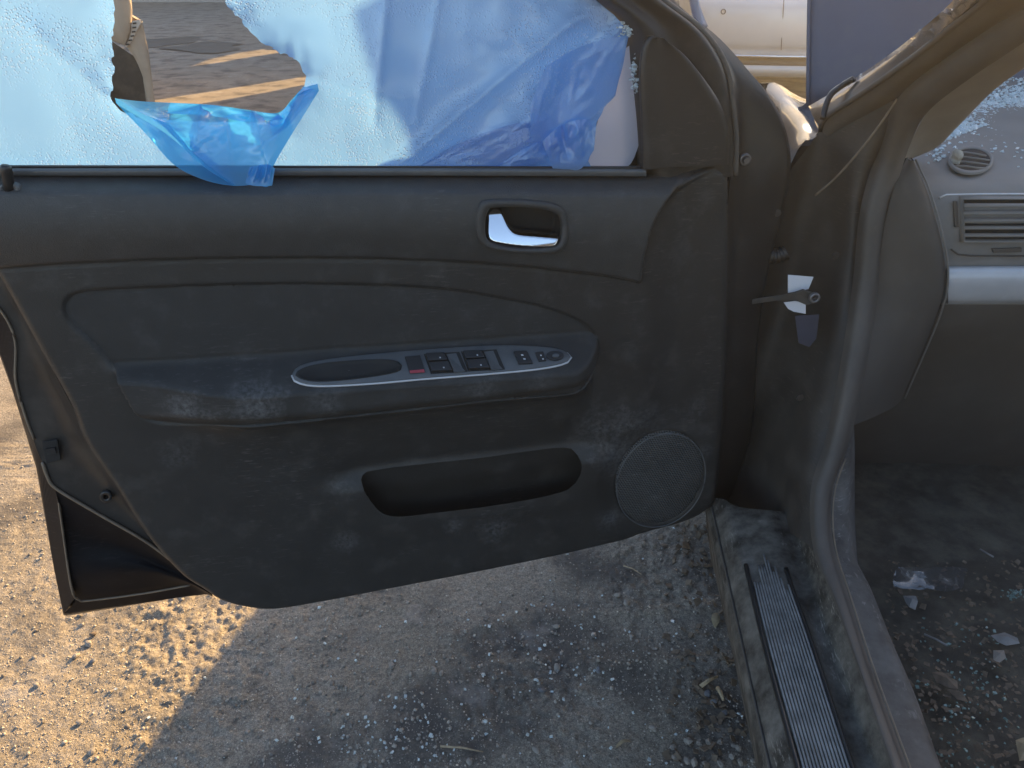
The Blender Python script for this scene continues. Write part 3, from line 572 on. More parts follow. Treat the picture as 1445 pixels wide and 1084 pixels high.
# window frame with sail panel and outer flange
inr = dcurve([(700, -110, -.01), (780, -50, -.01), (838, -2, -.01), (866, 18, -.01), (888, 46, -.01), (894, 90, -.01), (901, 150, -.01), (905, 200, -.01), (907, 246, -.01)], 50)
wst = dcurve([(800, -110, .004), (870, -50, .004), (938, 3, .004), (984, 38, .004), (1012, 72, .004), (1026, 105, .004), (1033, 150, .004), (1037, 195, .004), (1036, 246, .004)], 50)
mid = inr * .5 + wst * .5
mid1 = inr * .82 + wst * .18 + DN * .022; mid2 = mid + DN * .012; mid3 = inr * .15 + wst * .85 + DN * .016
loft('window_frame', rib_loft([inr - DN * .03, inr, mid1, mid2, mid3, wst, wst - DN * .02], 36), M['frame'], door)
sail_in = dcurve([(905, 235, .008), (903, 170, .008), (900, 110, .008), (903, 70, .008), (912, 50, .008), (925, 52, .008)], 30)
sail_r = dcurve([(1018, 228, .010), (1018, 185, .010), (1008, 150, .010), (988, 115, .010), (960, 78, .010), (930, 52, .010)], 30)
loft('mirror_sail_panel', rib_loft([sail_in + DN * .004, sail_in + DN * .016, sail_in * .6 + sail_r * .4 + DN * .013, sail_r + DN * .018, sail_r + DN * .004], 20), M['frame'], door)
tube('frame_weatherstrip', wst + DN * .004, .004, M['rubber'], door)
fl_o = dcurve([(850, -110, -.045), (905, -50, -.045), (962, 12, -.045), (998, 40, -.045), (1026, 66, -.045), (1057, 101, -.045), (1079, 126, -.045), (1099, 158, -.045), (1110, 188, -.045), (1116, 230, -.045), (1108, 290, -.05), (1085, 380, -.05), (1070, 480, -.05), (1062, 600, -.05), (1035, 690, -.05), (1010, 722, -.05)], 90)
fl_i = dcurve([(800, -110, -.016), (870, -50, -.016), (938, 4, -.016), (984, 39, -.016), (1012, 73, -.016), (1026, 106, -.016), (1033, 150, -.016), (1037, 200, -.012), (1030, 240, -.004), (1024, 300, -.002), (1022, 450, -.002), (1014, 590, -.002), (1004, 690, -.002), (990, 712, -.004)], 90)
loft('door_flange', [fl_i + DN * .006, fl_i, fl_i * .7 + fl_o * .3 - DN * .002, fl_i * .15 + fl_o * .85 + DN * .01, fl_o, fl_o - DN * .02], M['frame'], door)
def bolt(px, py, d, r, parent, m='screw'):
    c = UD(px, py, d); o = []
    ring('bolt_washer', [c + r * (math.cos(t) * E1 + math.sin(t) * ZZ) for t in a[::3]], [c + r * .5 * (math.cos(t) * E1 + math.sin(t) * ZZ) for t in a[::3]], r * .35, M[m], parent)
    prism('bolt_head', [c + r * .55 * (math.cos(t) * E1 + math.sin(t) * ZZ) for t in np.linspace(0, 6.283, 6, endpoint=False)], DN * r * .8, M[m], parent)
bolt(1051, 225, -.012, .0085, door)
# door mirror on the outer side
def mirror():
    V = []; F = []; b = DP(.20, .97, -.11)
    secs = []
    for k, (off, w_, h_, zc_, sc_) in enumerate(((0, .05, .05, 0, 0), (.05, .06, .05, .01, -.01), (.08, .12, .12, .02, -.03), (.16, .15, .15, .03, -.05), (.24, .13, .12, .03, -.055), (.27, .06, .06, .03, -.05))):
        c = b - DN * off + E1 * sc_ + ZZ * zc_
        secs.append(np.array([c + .5 * w_ * np.sign(math.cos(t)) * abs(math.cos(t)) ** .6 * E1 + .5 * h_ * np.sign(math.sin(t)) * abs(math.sin(t)) ** .6 * ZZ for t in np.linspace(0, 6.283, 24, endpoint=False)]))
    loft('door_mirror', secs, M['paint'], door, closed=True)
mirror()
# handle of the outer skin
tube('outer_handle', [DP(-.62, .80, -.113), DP(-.60, .80, -.135), DP(-.50, .80, -.14), DP(-.42, .80, -.135), DP(-.40, .80, -.113)], .01, M['paint'], door)

# ---------------------------------------------------------------- body: fender, bonnet, pillar
fa = ycurve([(1116, 232, 1.13), (1112, 195, 1.30), (1100, 165, 1.5), (1088, 145, 1.75), (1080, 130, 2.0), (1076, 122, 2.2)], 30)
fr = ycurve([(1158, 188, 1.20), (1150, 172, 1.32), (1148, 158, 1.5), (1145, 150, 1.68), (1142, 146, 1.85), (1140, 141, 2.05)], 30)
fm1 = fa * .7 + fr * .3 + ZZ * .018; fm2 = fa * .3 + fr * .7 + ZZ * .004
side = fa.copy(); side[:, 2] -= .10; side[:, 0] -= .03
nose = lambda c, dz: np.vstack([c, [c[-1] + (c[-1] - c[-2]) / np.linalg.norm(c[-1] - c[-2]) * q + ZZ * dz * q * q for q in np.linspace(.06, .62, 9)]])
low1 = fa.copy(); low1[:, 2] = .55; low1[:, 0] = [CP(-.01, (p[1] - 1.09), 0)[0] for p in fa]
low2 = low1.copy(); low2[:, 2] = .22
fc = [nose(c, -.28) for c in (fr, fm2, fm1, fa, side)] + [nose(c, -.05) for c in (low1, low2)]
for i in range(len(fa), len(fc[0])):          # keep the front corner on the car side
    y = fc[3][i][1]
    for q, u in ((0, .27), (1, .20), (2, .1), (3, .03), (4, 0), (5, -.01), (6, 0)):
        fc[q][i][0] = CP(u, y - 1.09, 0)[0]
loft('fender', rib_loft(fc, 28), M['paint'], car)
# front end, engine bay walls, firewall, far fender
y1 = fc[0][-1][1]
prism('front_bumper', [CP(.02, y1 - 1.12, .2), CP(.3, y1 - 1.0, .2), CP(1.35, y1 - 1.0, .2), CP(1.63, y1 - 1.12, .2)], (0, 0, .42), M['paint'], car, bevel=.04)
prism('engine', [CP(.3, .75, .3), CP(1.35, .75, .3), CP(1.35, 1.4, .3), CP(.3, 1.4, .3)], (0, 0, .42), M['dark'], car, bevel=.03)
prism('firewall', [CP(.12, .42, .2), CP(1.6, .42, .2), CP(1.6, .50, .2), CP(.12, .50, .2)], (0, 0, .62), M['dark'], car)
prism('far_fender', [CP(1.5, .1, .25), CP(1.66, .1, .25), CP(1.66, 1.4, .25), CP(1.5, 1.4, .25)], (0, 0, .55), M['paint'], car, bevel=.04)
# raised bonnet
hb = UY(1141, 150, 1.80); ht = UY(1141, -4, 1.90); up = (ht - hb); up /= np.linalg.norm(up)
def hoodp(u, q):   # u across 0..1, q along 0..1
    Wd = 1.22 - .10 * q; cx = .61
    uu = (u - .5) * Wd + cx
    lead = .93 + .10 * (1 - (2 * u - 1) ** 2) - .10 * max(0, abs(2 * u - 1) - .9) * 8
    p = hb + CU * uu + up * (q * lead); bow = .035 * math.sin(math.pi * q) + .03 * (1 - (2 * u - 1) ** 2)
    nrm = np.cross(CU, up); return p - nrm * bow * -1 * .6
HN = np.cross(CU, up); HN /= np.linalg.norm(HN)
if HN[1] > 0: HN = -HN
hr = []
for q in np.linspace(0, 1, 20):
    row = []
    for u in np.linspace(0, 1, 40):
        e = abs(2 * u - 1); wq = 1.20 - .10 * q * q
        lead = .95 + .13 * (1 - e ** 2.4)
        pt = hb + CU * ((u - .5) * wq + .60) + up * (q * lead) + HN * (.03 * (1 - e ** 2) * math.sin(.4 + 2.3 * q) )
        row.append(pt)
    hr.append(np.array(row))
off = hb - hr[0][0]; hr = [r + off for r in hr]
loft('bonnet', hr, M['hood'], car, thick=.012)
tube('bonnet_edge', np.array([r[0] for r in hr]) - CU * .002, .004, M['hood'], car, seg=6)

# A pillar outside face
L1 = ycurve([(1141, 150, 1.36), (1172, 132, 1.30), (1200, 115, 1.24), (1262, 72, 1.10), (1310, 33, .99), (1346, 0, .90), (1420, -75, .74)], 40)
L2 = ycurve([(1158, 186, 1.20), (1165, 168, 1.18), (1215, 135, 1.11), (1280, 90, 1.02), (1345, 40, .93), (1392, 3, .86), (1470, -60, .74)], 40)
loft('pillar_outer', rib_loft([L1, (L1 + L2) / 2 + np.array([-.006, -.01, .004]), L2], 8), M['paint'], car)
tube('cowl_rubber', ycurve([(1161, 168, 1.17), (1165, 150, 1.18), (1173, 133, 1.19), (1188, 121, 1.2), (1205, 111, 1.19)], 24), .0045, M['black'], car)
tube('drip_moulding', L2 + np.array([-.002, -.004, .003]), .004, M['rubber'], car)
# pillar door face (matte)
L3 = ycurve([(1180, 222, 1.21), (1272, 158, 1.12), (1304, 126, 1.08), (1354, 92, 1.01), (1412, 54, .93), (1462, 26, .87), (1540, -14, .78)], 40)
l2s = L2 + np.array([0, .004, -.004])
loft('pillar_door_face', rib_loft([l2s, l2s * .8 + L3 * .2 + np.array([0, -.012, 0]), l2s * .45 + L3 * .55 + np.array([0, -.004, 0]), L3 + np.array([0, .02, 0])], 14), M['jamb'], car)
# hinge pillar jamb
JL = ycurve([(1118, 236, 1.165), (1095, 300, 1.17), (1068, 400, 1.17), (1045, 500, 1.17), (1022, 600, 1.17), (1000, 735, 1.14)], 50)
J1 = ycurve([(1142, 206, 1.19), (1130, 290, 1.205), (1108, 400, 1.21), (1085, 500, 1.19), (1060, 600, 1.17), (1040, 738, 1.12)], 50)
J2 = ycurve([(1165, 176, 1.19), (1172, 280, 1.18), (1155, 400, 1.17), (1132, 500, 1.14), (1108, 600, 1.10), (1092, 742, 1.02)], 50)
J3 = ycurve([(1222, 160, 1.13), (1204, 290, 1.135), (1190, 400, 1.12), (1170, 510, 1.07), (1146, 610, 1.02), (1128, 760, .90)], 50)
JR = ycurve([(1292, 118, 1.07), (1240, 225, 1.145), (1218, 300, 1.135), (1208, 400, 1.115), (1190, 520, 1.045), (1170, 620, .995), (1150, 700, .935), (1152, 780, .85)], 50)
loft('hinge_pillar', rib_loft([JL, J1, J2, J3, JR], 24), M['hinge'], car)
tube('pillar_seam', ycurve([(1266, 140, 1.085), (1240, 178, 1.09), (1212, 214, 1.10), (1180, 250, 1.12), (1150, 276, 1.13)], 24), .0016, M['bead'], car, seg=6)
# door check and hinge
prism('check_strap', [UY(x, y, Y_) for x, y, Y_ in ((1060, 423, 1.09), (1095, 418, 1.075), (1122, 413, 1.062), (1134, 409, 1.056), (1146, 413, 1.05), (1150, 428, 1.05), (1138, 431, 1.055), (1122, 424, 1.062), (1095, 425, 1.075), (1060, 430, 1.09))], (0, .004, 0), M['hinge'], car, bevel=.001)
nb = 26; bt = np.array([UY(1066 + 44 * f, 348 + 10 * math.sin(3 * f) + 6 * f, 1.12) for f in np.linspace(0, 1, nb)])
tube('wiring_boot', bt, [.011 + .002 * (k % 3 == 0) for k in range(nb)], M['frame'], car, seg=12)
for bx, by in ((1128, 560), (1096, 300), (1178, 360), (1140, 655)):
    c_ = UY(bx, by, 1.10 if by < 500 else 1.03)
    lump_v = [c_ + .006 * (math.cos(t) * np.array([1, 0, 0]) + math.sin(t) * ZZ) for t in np.linspace(0, 6.283, 10, endpoint=False)]; prism('pillar_bolt', lump_v, (0, -.004, 0), M['frame'], car, bevel=.001)
cb = UY(1149, 420, 1.045)
ring('check_bolt', [cb + .008 * np.array([math.cos(t), 0, math.sin(t)]) for t in a[::3]], [cb + .004 * np.array([math.cos(t), 0, math.sin(t)]) for t in a[::3]], .004, M['screw'], car, nrm=np.array([0, -1, 0]))
# white patches on the pillar, and a blue reflection built as a sheet
prism('white_patch', [UY(x, y, 1.075) for x, y in ((1112, 388), (1148, 391), (1141, 408), (1128, 411), (1112, 416))], (0, .0008, 0), M['white'], car)
prism('white_patch', [UY(x, y, 1.075) for x, y in ((1106, 427), (1122, 425), (1137, 428), (1137, 443), (1120, 440), (1112, 436))], (0, .0008, 0), M['white'], car)
prism('blue_reflection_patch', [UY(x, y, 1.072) for x, y in ((1122, 446), (1156, 444), (1152, 478), (1142, 490), (1127, 484))], (0, .0008, 0), M['label'], car)  # blue sky reflection put in as a coloured sheet

# door opening seal, from roof to sill
S3 = [(1560, -60, .70), (1480, -8, .80), (1445, 12, .84), (1400, 38, .90), (1340, 78, .98), (1290, 115, 1.05), (1262, 147, 1.09), (1236, 215, 1.14), (1213, 300, 1.12), (1203, 400, 1.10), (1185, 520, 1.03), (1165, 620, .98), (1144, 690, .925), (1147, 773, .845), (1174, 840, .75), (1207, 933, .642), (1250, 1060, .522), (1285, 1160, .44)]
S4 = [(1570, -20, .70), (1500, 22, .80), (1445, 60, .86), (1370, 110, .96), (1312, 155, 1.05), (1288, 195, 1.12), (1266, 260, 1.14), (1248, 330, 1.125), (1238, 420, 1.10), (1222, 520, 1.04), (1200, 620, .99), (1176, 690, .94), (1175, 760, .865), (1196, 835, .76), (1226, 933, .65), (1272, 1060, .525), (1308, 1160, .44)]
s3 = ycurve(S3, 110); s4 = ycurve(S4, 110)
mv = np.array([-.006, -.022, .006])
loft('door_seal', rib_loft([s3, s3 * .75 + s4 * .25 + mv, s3 * .35 + s4 * .65 + mv, s4], 14), M['rubber'], car)
tube('seal_lip', s4[66:] * .85 + s3[66:] * .15 + np.array([0, -.016, .008]), .0011, M['bead'], car, seg=6)
# pillar trim inside
p4 = ycurve([(1570, -20, .705), (1500, 22, .805), (1445, 60, .865), (1370, 110, .965), (1312, 155, 1.055), (1288, 195, 1.125), (1276, 224, 1.15)], 40)
p5 = ycurve([(1600, 20, .76), (1520, 55, .86), (1445, 97, .95), (1400, 130, 1.03), (1350, 180, 1.13), (1322, 208, 1.2), (1282, 226, 1.22)], 40)
loft('pillar_trim', rib_loft([p4, p4 * .7 + p5 * .3 + np.array([0, -.006, .004]), p5, p5 + np.array([.02, .05, 0])], 12), M['trim'], car)

# dashboard
DL = {}
def drow(pxl, py, Y, n=40, tilt=0):
    pts = [(pxl + (1700 - pxl) * i / 5, py + tilt * i, Y) for i in range(6)]; return ycurve(pts, n)
rows = [drow(1250, 100, 1.86), drow(1270, 135, 1.62), drow(1285, 185, 1.40, tilt=-3), drow(1280, 232, 1.25), drow(1288, 262, 1.175), drow(1300, 285, 1.15), drow(1318, 345, 1.135), drow(1328, 377, 1.135), drow(1328, 430, 1.14), drow(1312, 462, 1.15), drow(1240, 520, 1.19), drow(1195, 620, 1.24), drow(1165, 720, 1.30), drow(1150, 800, 1.36)]
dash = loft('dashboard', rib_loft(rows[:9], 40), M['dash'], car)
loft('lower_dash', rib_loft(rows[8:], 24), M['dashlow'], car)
# end cap
ca = ycurve([(1280, 222, 1.18), (1262, 262, 1.13), (1246, 330, 1.115), (1236, 420, 1.10), (1222, 520, 1.05), (1205, 600, 1.02)], 36)
cb_ = ycurve([(1284, 224, 1.18), (1304, 268, 1.14), (1322, 330, 1.12), (1330, 385, 1.12), (1320, 440, 1.13), (1270, 560, 1.18)], 36)
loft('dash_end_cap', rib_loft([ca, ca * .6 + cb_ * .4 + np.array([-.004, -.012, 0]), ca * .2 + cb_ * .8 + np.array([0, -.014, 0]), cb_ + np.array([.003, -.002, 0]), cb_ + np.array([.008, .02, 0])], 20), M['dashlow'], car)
tube('cap_seam', cb_ + np.array([.006, -.006, 0]), .0015, M['dash'], dash, seg=6)
# fascia centre vent
def fy(px, py, lift=0):
    Y = np.interp(py, [262, 285, 345, 377, 430], [1.175, 1.15, 1.135, 1.135, 1.14]) - lift
    return UY(px, py, Y)
def fpoly(pts, lift): return [fy(x, y, lift) for x, y in pts]
tube('fascia_line', np.array(fpoly([(1326, 279), (1335, 275), (1380, 274), (1500, 274)], .004)), .0016, M['silverp'], dash, seg=6)
tube('fascia_line', np.array(fpoly([(1342, 352), (1352, 359), (1370, 361), (1500, 362)], .004)), .0014, M['dashlow'], dash, seg=6)
prism('vent_shade_panel', fpoly([(1358, 281), (1520, 281), (1520, 338), (1360, 338)], .003), (0, .002, 0), M['dark'], dash)  # flat dark panel painted as the shaded vent opening
ro = np.array(fpoly([(x, y) for x, y in [(1354, 277)] + [(1354 + 36 * i, 277) for i in range(1, 5)] + [(1524, 277), (1524, 342)] + [(1524 - 34 * i, 342) for i in range(1, 5)] + [(1355, 342)]], .004))
ri = np.array(fpoly([(x, y) for x, y in [(1359, 281)] + [(1359 + 34 * i, 281) for i in range(1, 5)] + [(1519, 281), (1519, 338)] + [(1519 - 33 * i, 338) for i in range(1, 5)] + [(1361, 338)]], .004))
ring('vent_frame', ro, ri, .006, M['dash'], dash, nrm=np.array([0, -1, 0]))
for k in range(5):
    y = 290 + k * 10.5
    loft('vent_slat', [np.array(fpoly([(1360 + k * .3, y - 2.2), (1440, y - 2.2), (1519, y - 2.2)], .010)), np.array(fpoly([(1360, y + 2.6), (1440, y + 2.6), (1519, y + 2.6)], .013))], M['dash'], dash, thick=.0015)
prism('vent_thumbwheel', fpoly([(1344, 283), (1350, 283), (1352, 320), (1346, 320)], .003), (0, -.003, 0), M['dashlow'], dash, bevel=.001)
prism('vent_tab', fpoly([(1398, 350), (1440, 349), (1440, 355), (1400, 356)], .003), (0, -.004, 0), M['dashlow'], dash, bevel=.001)
# silver strip
ss = [np.array(fpoly([(1338, y), (1342, y), (1400, y - .5), (1460, y - .5), (1560, y - .5)], l)) for y, l in ((376, .002), (380, .012), (395, .020), (412, .018), (424, .012), (429, .002))]
loft('silver_strip', rib_loft(ss, 18), M['silverp'], dash)
sc_ = [np.array(fpoly([(1321, y), (1327, y), (1333, y), (1338.5, y)], l)) for y, l in ((380, .002), (384, .010), (397, .014), (412, .013), (422, .010), (428, .002))]
loft('strip_end_cap', rib_loft(sc_, 16), M['plate'], dash)
# round demister vent on the dash top
vn = np.cross(UY(1400, 232, 1.25) - UY(1340, 232, 1.25), UY(1370, 205, 1.33) - UY(1370, 232, 1.25)); vn /= np.linalg.norm(vn); vn = -vn if vn[1] > 0 else vn
v0 = UY(1370, 226, 1.262) + vn * .004
def uv(px, py, l=0): return onplane(px, py, v0 + vn * l, vn)
ell = lambda rx, ry: [uv(1370 + rx * math.cos(t), 226 + ry * math.sin(t)) for t in a[::2]]
ring('round_vent', ell(32, 19.5), ell(27.5, 16), .0022, M['dash'], dash, nrm=vn)
prism('round_vent_shade_panel', ell(27.5, 16.5), -vn * .002, M['dark'], dash)  # flat dark disc standing in for shade inside the round vent
for k in range(4):
    y = 216 + k * 6.5; hw = 27 * math.sqrt(max(0, 1 - ((y - 226) / 17) ** 2))
    tube('round_vent_slat', np.array([uv(1370 - hw, y - 1, .002), uv(1370 - hw * .3, y - .8, .004), uv(1370 + hw * .4, y + 1.5, .004), uv(1370 + hw, y + 4 if k < 3 else y + 2, .002)]), .0016, M['dash'], dash, seg=6)

# floor, toe board, sill
fx = np.linspace(.38, 1.95, 120); fyv = np.linspace(.1, 1.75, 130); FX, FY = np.meshgrid(fx, fyv)
FH = .245 + .012 * fbm(FX * 6, FY * 6, 3) + .005 * fbm(FX * 30, FY * 30, 3) + .30 * sstep(1.3, 1.8, FY) ** 1.3 + .05 * sstep(1.0, 1.3, FX)
ii = np.arange(FX.size).reshape(FX.shape); F = np.stack([ii[:-1, :-1], ii[:-1, 1:], ii[1:, 1:], ii[1:, :-1]], -1).reshape(-1, 4)
mesh('floor_carpet', np.stack([FX, FY, FH], -1).reshape(-1, 3), F, M['carpet'], car)
ns = 70
S1 = zcurve([(1002, 705, .31), (1008, 727, .31), (1039, 866, .30), (1088, 1084, .30), (1140, 1300, .30)], ns)
S2 = zcurve([(1040, 715, .335), (1046, 745, .335), (1058, 799, .335), (1088, 922, .335), (1133, 1084, .335), (1190, 1290, .335)], ns)
S3_ = zcurve([(1085, 720, .345), (1092, 755, .345), (1110, 822, .345), (1138, 904, .345), (1196, 1084, .345), (1262, 1280, .345)], ns)
S35 = zcurve([(1120, 722, .34), (1126, 765, .34), (1140, 830, .34), (1168, 920, .34), (1226, 1084, .34), (1300, 1280, .34)], ns)
S4_ = zcurve([(1146, 715, .38), (1150, 773, .38), (1177, 840, .38), (1212, 933, .38), (1268, 1084, .38), (1345, 1280, .38)], ns)
S0 = S1.copy(); S0[:, 2] = .17; S0[:, 0] += .02; S05 = S1.copy(); S05[:, 2] -= .03
S15 = S1 * .5 + S2 * .5 + ZZ * .008
sill = loft('sill', rib_loft([S0, S05 - np.array([.004, 0, 0]), S1, S15, S2, S3_, S35, S4_], 40), M['sill'], car)
tube('sill_edge', S1 + np.array([-.002, 0, .001]), .0018, M['rubber'], sill, seg=6)
# channel beside the ribbed plate
for k in range(13):
    f = k / 12; c = S2 * (1 - f) + S3_ * f; i0 = 8 + int(5 * abs(f - .5) * 2) + (k % 3); c = c[i0:] + ZZ * .0035
    tube('scuff_rib', c, .0015, M['alu'], sill, seg=5)
for f, nm in ((-.13, 'plate_groove'), (1.10, 'plate_groove')):
    c = (S2 * (1 - f) + S3_ * f)[10:] + ZZ * (.003 if f > 0 else .004); tube(nm, c - ZZ * .0015, .0036, M['black'], sill, seg=6)
# inner sill trim / kick panel
K6 = ycurve([(1205, 600, 1.03), (1200, 700, .95), (1204, 777, .865), (1228, 829, .79), (1258, 904, .695), (1287, 971, .625), (1328, 1084, .52), (1372, 1200, .43)], 60)
K4 = ycurve([(1190, 600, 1.0), (1172, 690, .945), (1172, 760, .87), (1192, 835, .765), (1223, 933, .655), (1270, 1060, .53), (1310, 1170, .44)], 60)
K7 = K6.copy(); K7[:, 2] = np.minimum(K7[:, 2] - .03, .24); K7[:, 0] += .03
loft('sill_trim', rib_loft([K4, K4 * .5 + K6 * .5 + np.array([0, -.006, .006]), K6, K6 * .5 + K7 * .5 + np.array([.012, 0, 0]), K7], 22), M['sillin'], car)

# rest of the shell behind and above the frame (roof, far side, rear)
prism('roof', [CP(.26, -.72, 1.40), CP(1.40, -.72, 1.40), CP(1.36, -2.4, 1.38), CP(.30, -2.4, 1.38)], (0, 0, .03), M['paint'], car, bevel=.02)
prism('far_side', [CP(1.58, .4, .25), CP(1.64, .4, .25), CP(1.64, -2.6, .25), CP(1.58, -2.6, .25)], (0, 0, .68), M['dashlow'], car, bevel=.02)
prism('rear_door', [CP(0, -1.22, .3), CP(.07, -1.22, .3), CP(.07, -2.3, .3), CP(0, -2.3, .3)], (0, 0, .62), M['paint'], car, bevel=.02)
tube('centre_pillar', [CP(.03, -1.2, .3), CP(.03, -1.2, .9), CP(.16, -1.15, 1.2), CP(.28, -1.1, 1.4)], .045, M['jamb'], car)
tube('far_pillar', [CP(1.58, .25, .9), CP(1.5, -.25, 1.2), CP(1.38, -.74, 1.41)], .04, M['jamb'], car)
tube('near_roof_rail', [UY(1520, -45, .74), CP(.22, -.55, 1.33), CP(.26, -.75, 1.40)], .03, M['jamb'], car)
prism('rear_body', [CP(.02, -2.3, .3), CP(1.62, -2.3, .3), CP(1.55, -3.1, .3), CP(.08, -3.1, .3)], (0, 0, .62), M['paint'], car, bevel=.06)
def wheel(parent, c, r, wd, axis_v):
    c = np.array(c); ax = np.array(axis_v, float); ax /= np.linalg.norm(ax); e = np.cross(ax, ZZ); e /= np.linalg.norm(e)
    cir = lambda rr, o: np.array([c + ax * o + rr * (math.cos(t) * e + math.sin(t) * ZZ) for t in np.linspace(0, 6.283, 40, endpoint=False)])
    ty = loft('tyre', [cir(r * .62, -wd * .45), cir(r * .92, -wd * .5), cir(r, -wd * .36), cir(r, wd * .36), cir(r * .92, wd * .5), cir(r * .62, wd * .45)], M['tyre'], parent, closed=True)
    loft('rim', [cir(r * .63, -wd * .42), cir(r * .58, -wd * .3), cir(r * .2, -wd * .36), cir(.001, -wd * .36)], M['silver'], parent, closed=True)
wheel(car, CP(.10, .75, .30), .30, .19, CU); wheel(car, CP(.10, -1.85, .30), .30, .19, CU)
wheel(car, CP(1.54, .75, .30), .30, .19, -CU); wheel(car, CP(1.54, -1.85, .30), .30, .19, -CU)

# ================================================================== BLUE FILM
def film_sheet():
    h = .004
    out = szpoly([(-70, -75), (780, -75), (838, -2), (865, 20), (887, 46), (881, 80), (873, 110), (868, 135), (852, 150), (842, 172), (840, 205), (828, 240), (-70, 240)], -.012)
    hp = cr([(163, 141), (161, 120), (163, 100), (160, 70), (161, 45), (166, 20), (168, -8), (185, -40), (300, -50), (318, 0), (335, 20), (350, 38), (366, 55), (386, 67), (405, 76), (424, 88), (433, 102), (430, 118), (424, 133), (418, 152), (400, 168), (300, 170), (200, 160)], 160, True)
    nn = rng.normal(0, 1.6, hp.shape); hp = hp + nn
    hole = szpoly(hp, -.012)
    S, Z = np.meshgrid(np.arange(out[:, 0].min(), out[:, 0].max() + h, h), np.arange(out[:, 1].min(), out[:, 1].max() + h, h))
    E, _, _ = sdf(out, S, Z); Hd, _, _ = sdf(hole, S, Z)
    cc = lambda A: (A[:-1, :-1] + A[1:, :-1] + A[:-1, 1:] + A[1:, 1:]) / 4
    keep = (cc(E) < 0) & (cc(Hd) > 0)
    used = np.zeros(S.shape, bool); full = np.zeros(S.shape, int)
    for a_ in (slice(None, -1), slice(1, None)):
        for b_ in (slice(None, -1), slice(1, None)): used[a_, b_] |= keep; full[a_, b_] += keep
    rim = used & (full < 4); S0, Z0 = S.copy(), Z.copy()
    for P, D in ((out, E), (hole, Hd)):
        m = rim & (abs(D) < 1.5 * h); d, qx, qz = sdf(P, S[m], Z[m]); S0[m] = qx; Z0[m] = qz
    crump = sstep(SZ(560, 150, 0)[0], SZ(760, 150, 0)[0], S)
    d = -.014 + .010 * fbm(S * 4.5, Z * 5, 3) + .0035 * ridge(S * 9 + 2, Z * 7, 2)
    d += crump * (.012 * ridge((S + Z * .7) * 7, (Z - S * .4) * 9, 3) - .004)
    # pull lines toward the torn lower corner and the belt
    for (ax, ay, bx, by, am, wd) in ((560, 238, 790, 45, .012, .012), (690, 236, 860, 60, .010, .010), (545, 0, 530, 160, .006, .006), (620, 0, 590, 160, .004, .005), (165, 150, 60, 60, .006, .02), (440, 110, 560, 140, .006, .02), (640, 238, 740, 170, .012, .012)):
        A = np.array(SZ(ax, ay, 0)); B = np.array(SZ(bx, by, 0)); v = B - A; L = np.hypot(*v); tt = np.clip(((S - A[0]) * v[0] + (Z - A[1]) * v[1]) / L ** 2, -.1, 1.1)
        dist = np.hypot(S - A[0] - tt * v[0], Z - A[1] - tt * v[1]); d += am * np.exp(-dist / wd)
    curl = np.exp(-np.maximum(Hd, 0) / .010); d += curl * (.006 + .012 * fbm(S * 60, Z * 60, 2))
    V = DO + S0[..., None] * E1 + Z0[..., None] * ZZ + d[..., None] * DN; n0, n1 = S.shape; idx = np.arange(n0 * n1).reshape(n0, n1)
    f = np.stack([idx[:-1, :-1], idx[:-1, 1:], idx[1:, 1:], idx[1:, :-1]], -1)[keep]; u, inv = np.unique(f.ravel(), return_inverse=True)
    return mesh('plastic_film', V.reshape(-1, 3)[u], inv.reshape(-1, 4), M['film'])
film = film_sheet()
tag(film, 'frosted blue plastic film with a large torn hole, covering the door window', 'plastic film')
def foldpiece(name, top, bot, d0, d1, m, nfold, amp, rows_=26, n=60, seed=0, parent=film):
    A = cr(top, n); B = cr(bot, n); r_ = []
    for i in range(rows_):
        f = i / (rows_ - 1); P = A * (1 - f) + B * f; row = []
        for j in range(n):
            g = j / (n - 1); wv = (abs(((nfold * (g + .3 * f * (.6 - g)) + seed) % 1) - .5) * 4 - 1) * .7 + .4 * float(ridge(np.array(g * 7 + seed + 2.2 * f), np.array(f * 2.4 + seed), 4)) * .9
            dd = d0 * (1 - f) + d1 * f + amp * wv * math.sin(math.pi * min(1, f + .18)) * (0.25 + math.sin(math.pi * g))
            row.append(UD(P[j][0], P[j][1], dd))
        r_.append(np.array(row))
    return loft(name, r_, m, parent)
foldpiece('torn_flap', [(162, 139), (200, 143), (240, 145), (300, 148), (350, 155), (392, 159), (412, 140), (428, 124), (448, 118)], [(164, 146), (205, 188), (245, 232), (285, 253), (325, 262), (360, 261), (380, 262), (388, 230), (450, 128)], -.004, .05, M['flap'], 4.2, .014, rows_=46, n=120, seed=1.3)
foldpiece('torn_flap_roll', [(162, 138), (240, 176), (290, 218), (335, 255)], [(166, 148), (236, 190), (286, 234), (330, 262)], .004, .058, M['flap'], 2, .004, rows_=8, seed=2.2)
foldpiece('torn_flap_roll', [(428, 122), (412, 142), (395, 160), (380, 172)], [(450, 128), (432, 150), (404, 180), (385, 192)], .006, .012, M['flap'], 2, .005, rows_=8, seed=4)
foldpiece('torn_flap_roll', [(240, 145), (300, 149), (350, 157), (392, 161)], [(236, 160), (300, 164), (350, 172), (400, 168)], .004, .008, M['flap'], 3, .003, rows_=8, seed=5)
foldpiece('torn_flap_roll', [(352, 236), (362, 234), (378, 232), (388, 238)], [(346, 258), (356, 262), (372, 263), (384, 262)], .052, .060, M['flap'], 3, .006, rows_=10, seed=3)
foldpiece('crumpled_fold', [(700, 236), (740, 210), (775, 196), (810, 186)], [(706, 239), (750, 239), (800, 239), (836, 239)], .012, .014, M['fold'], 1.5, .008, seed=.4)
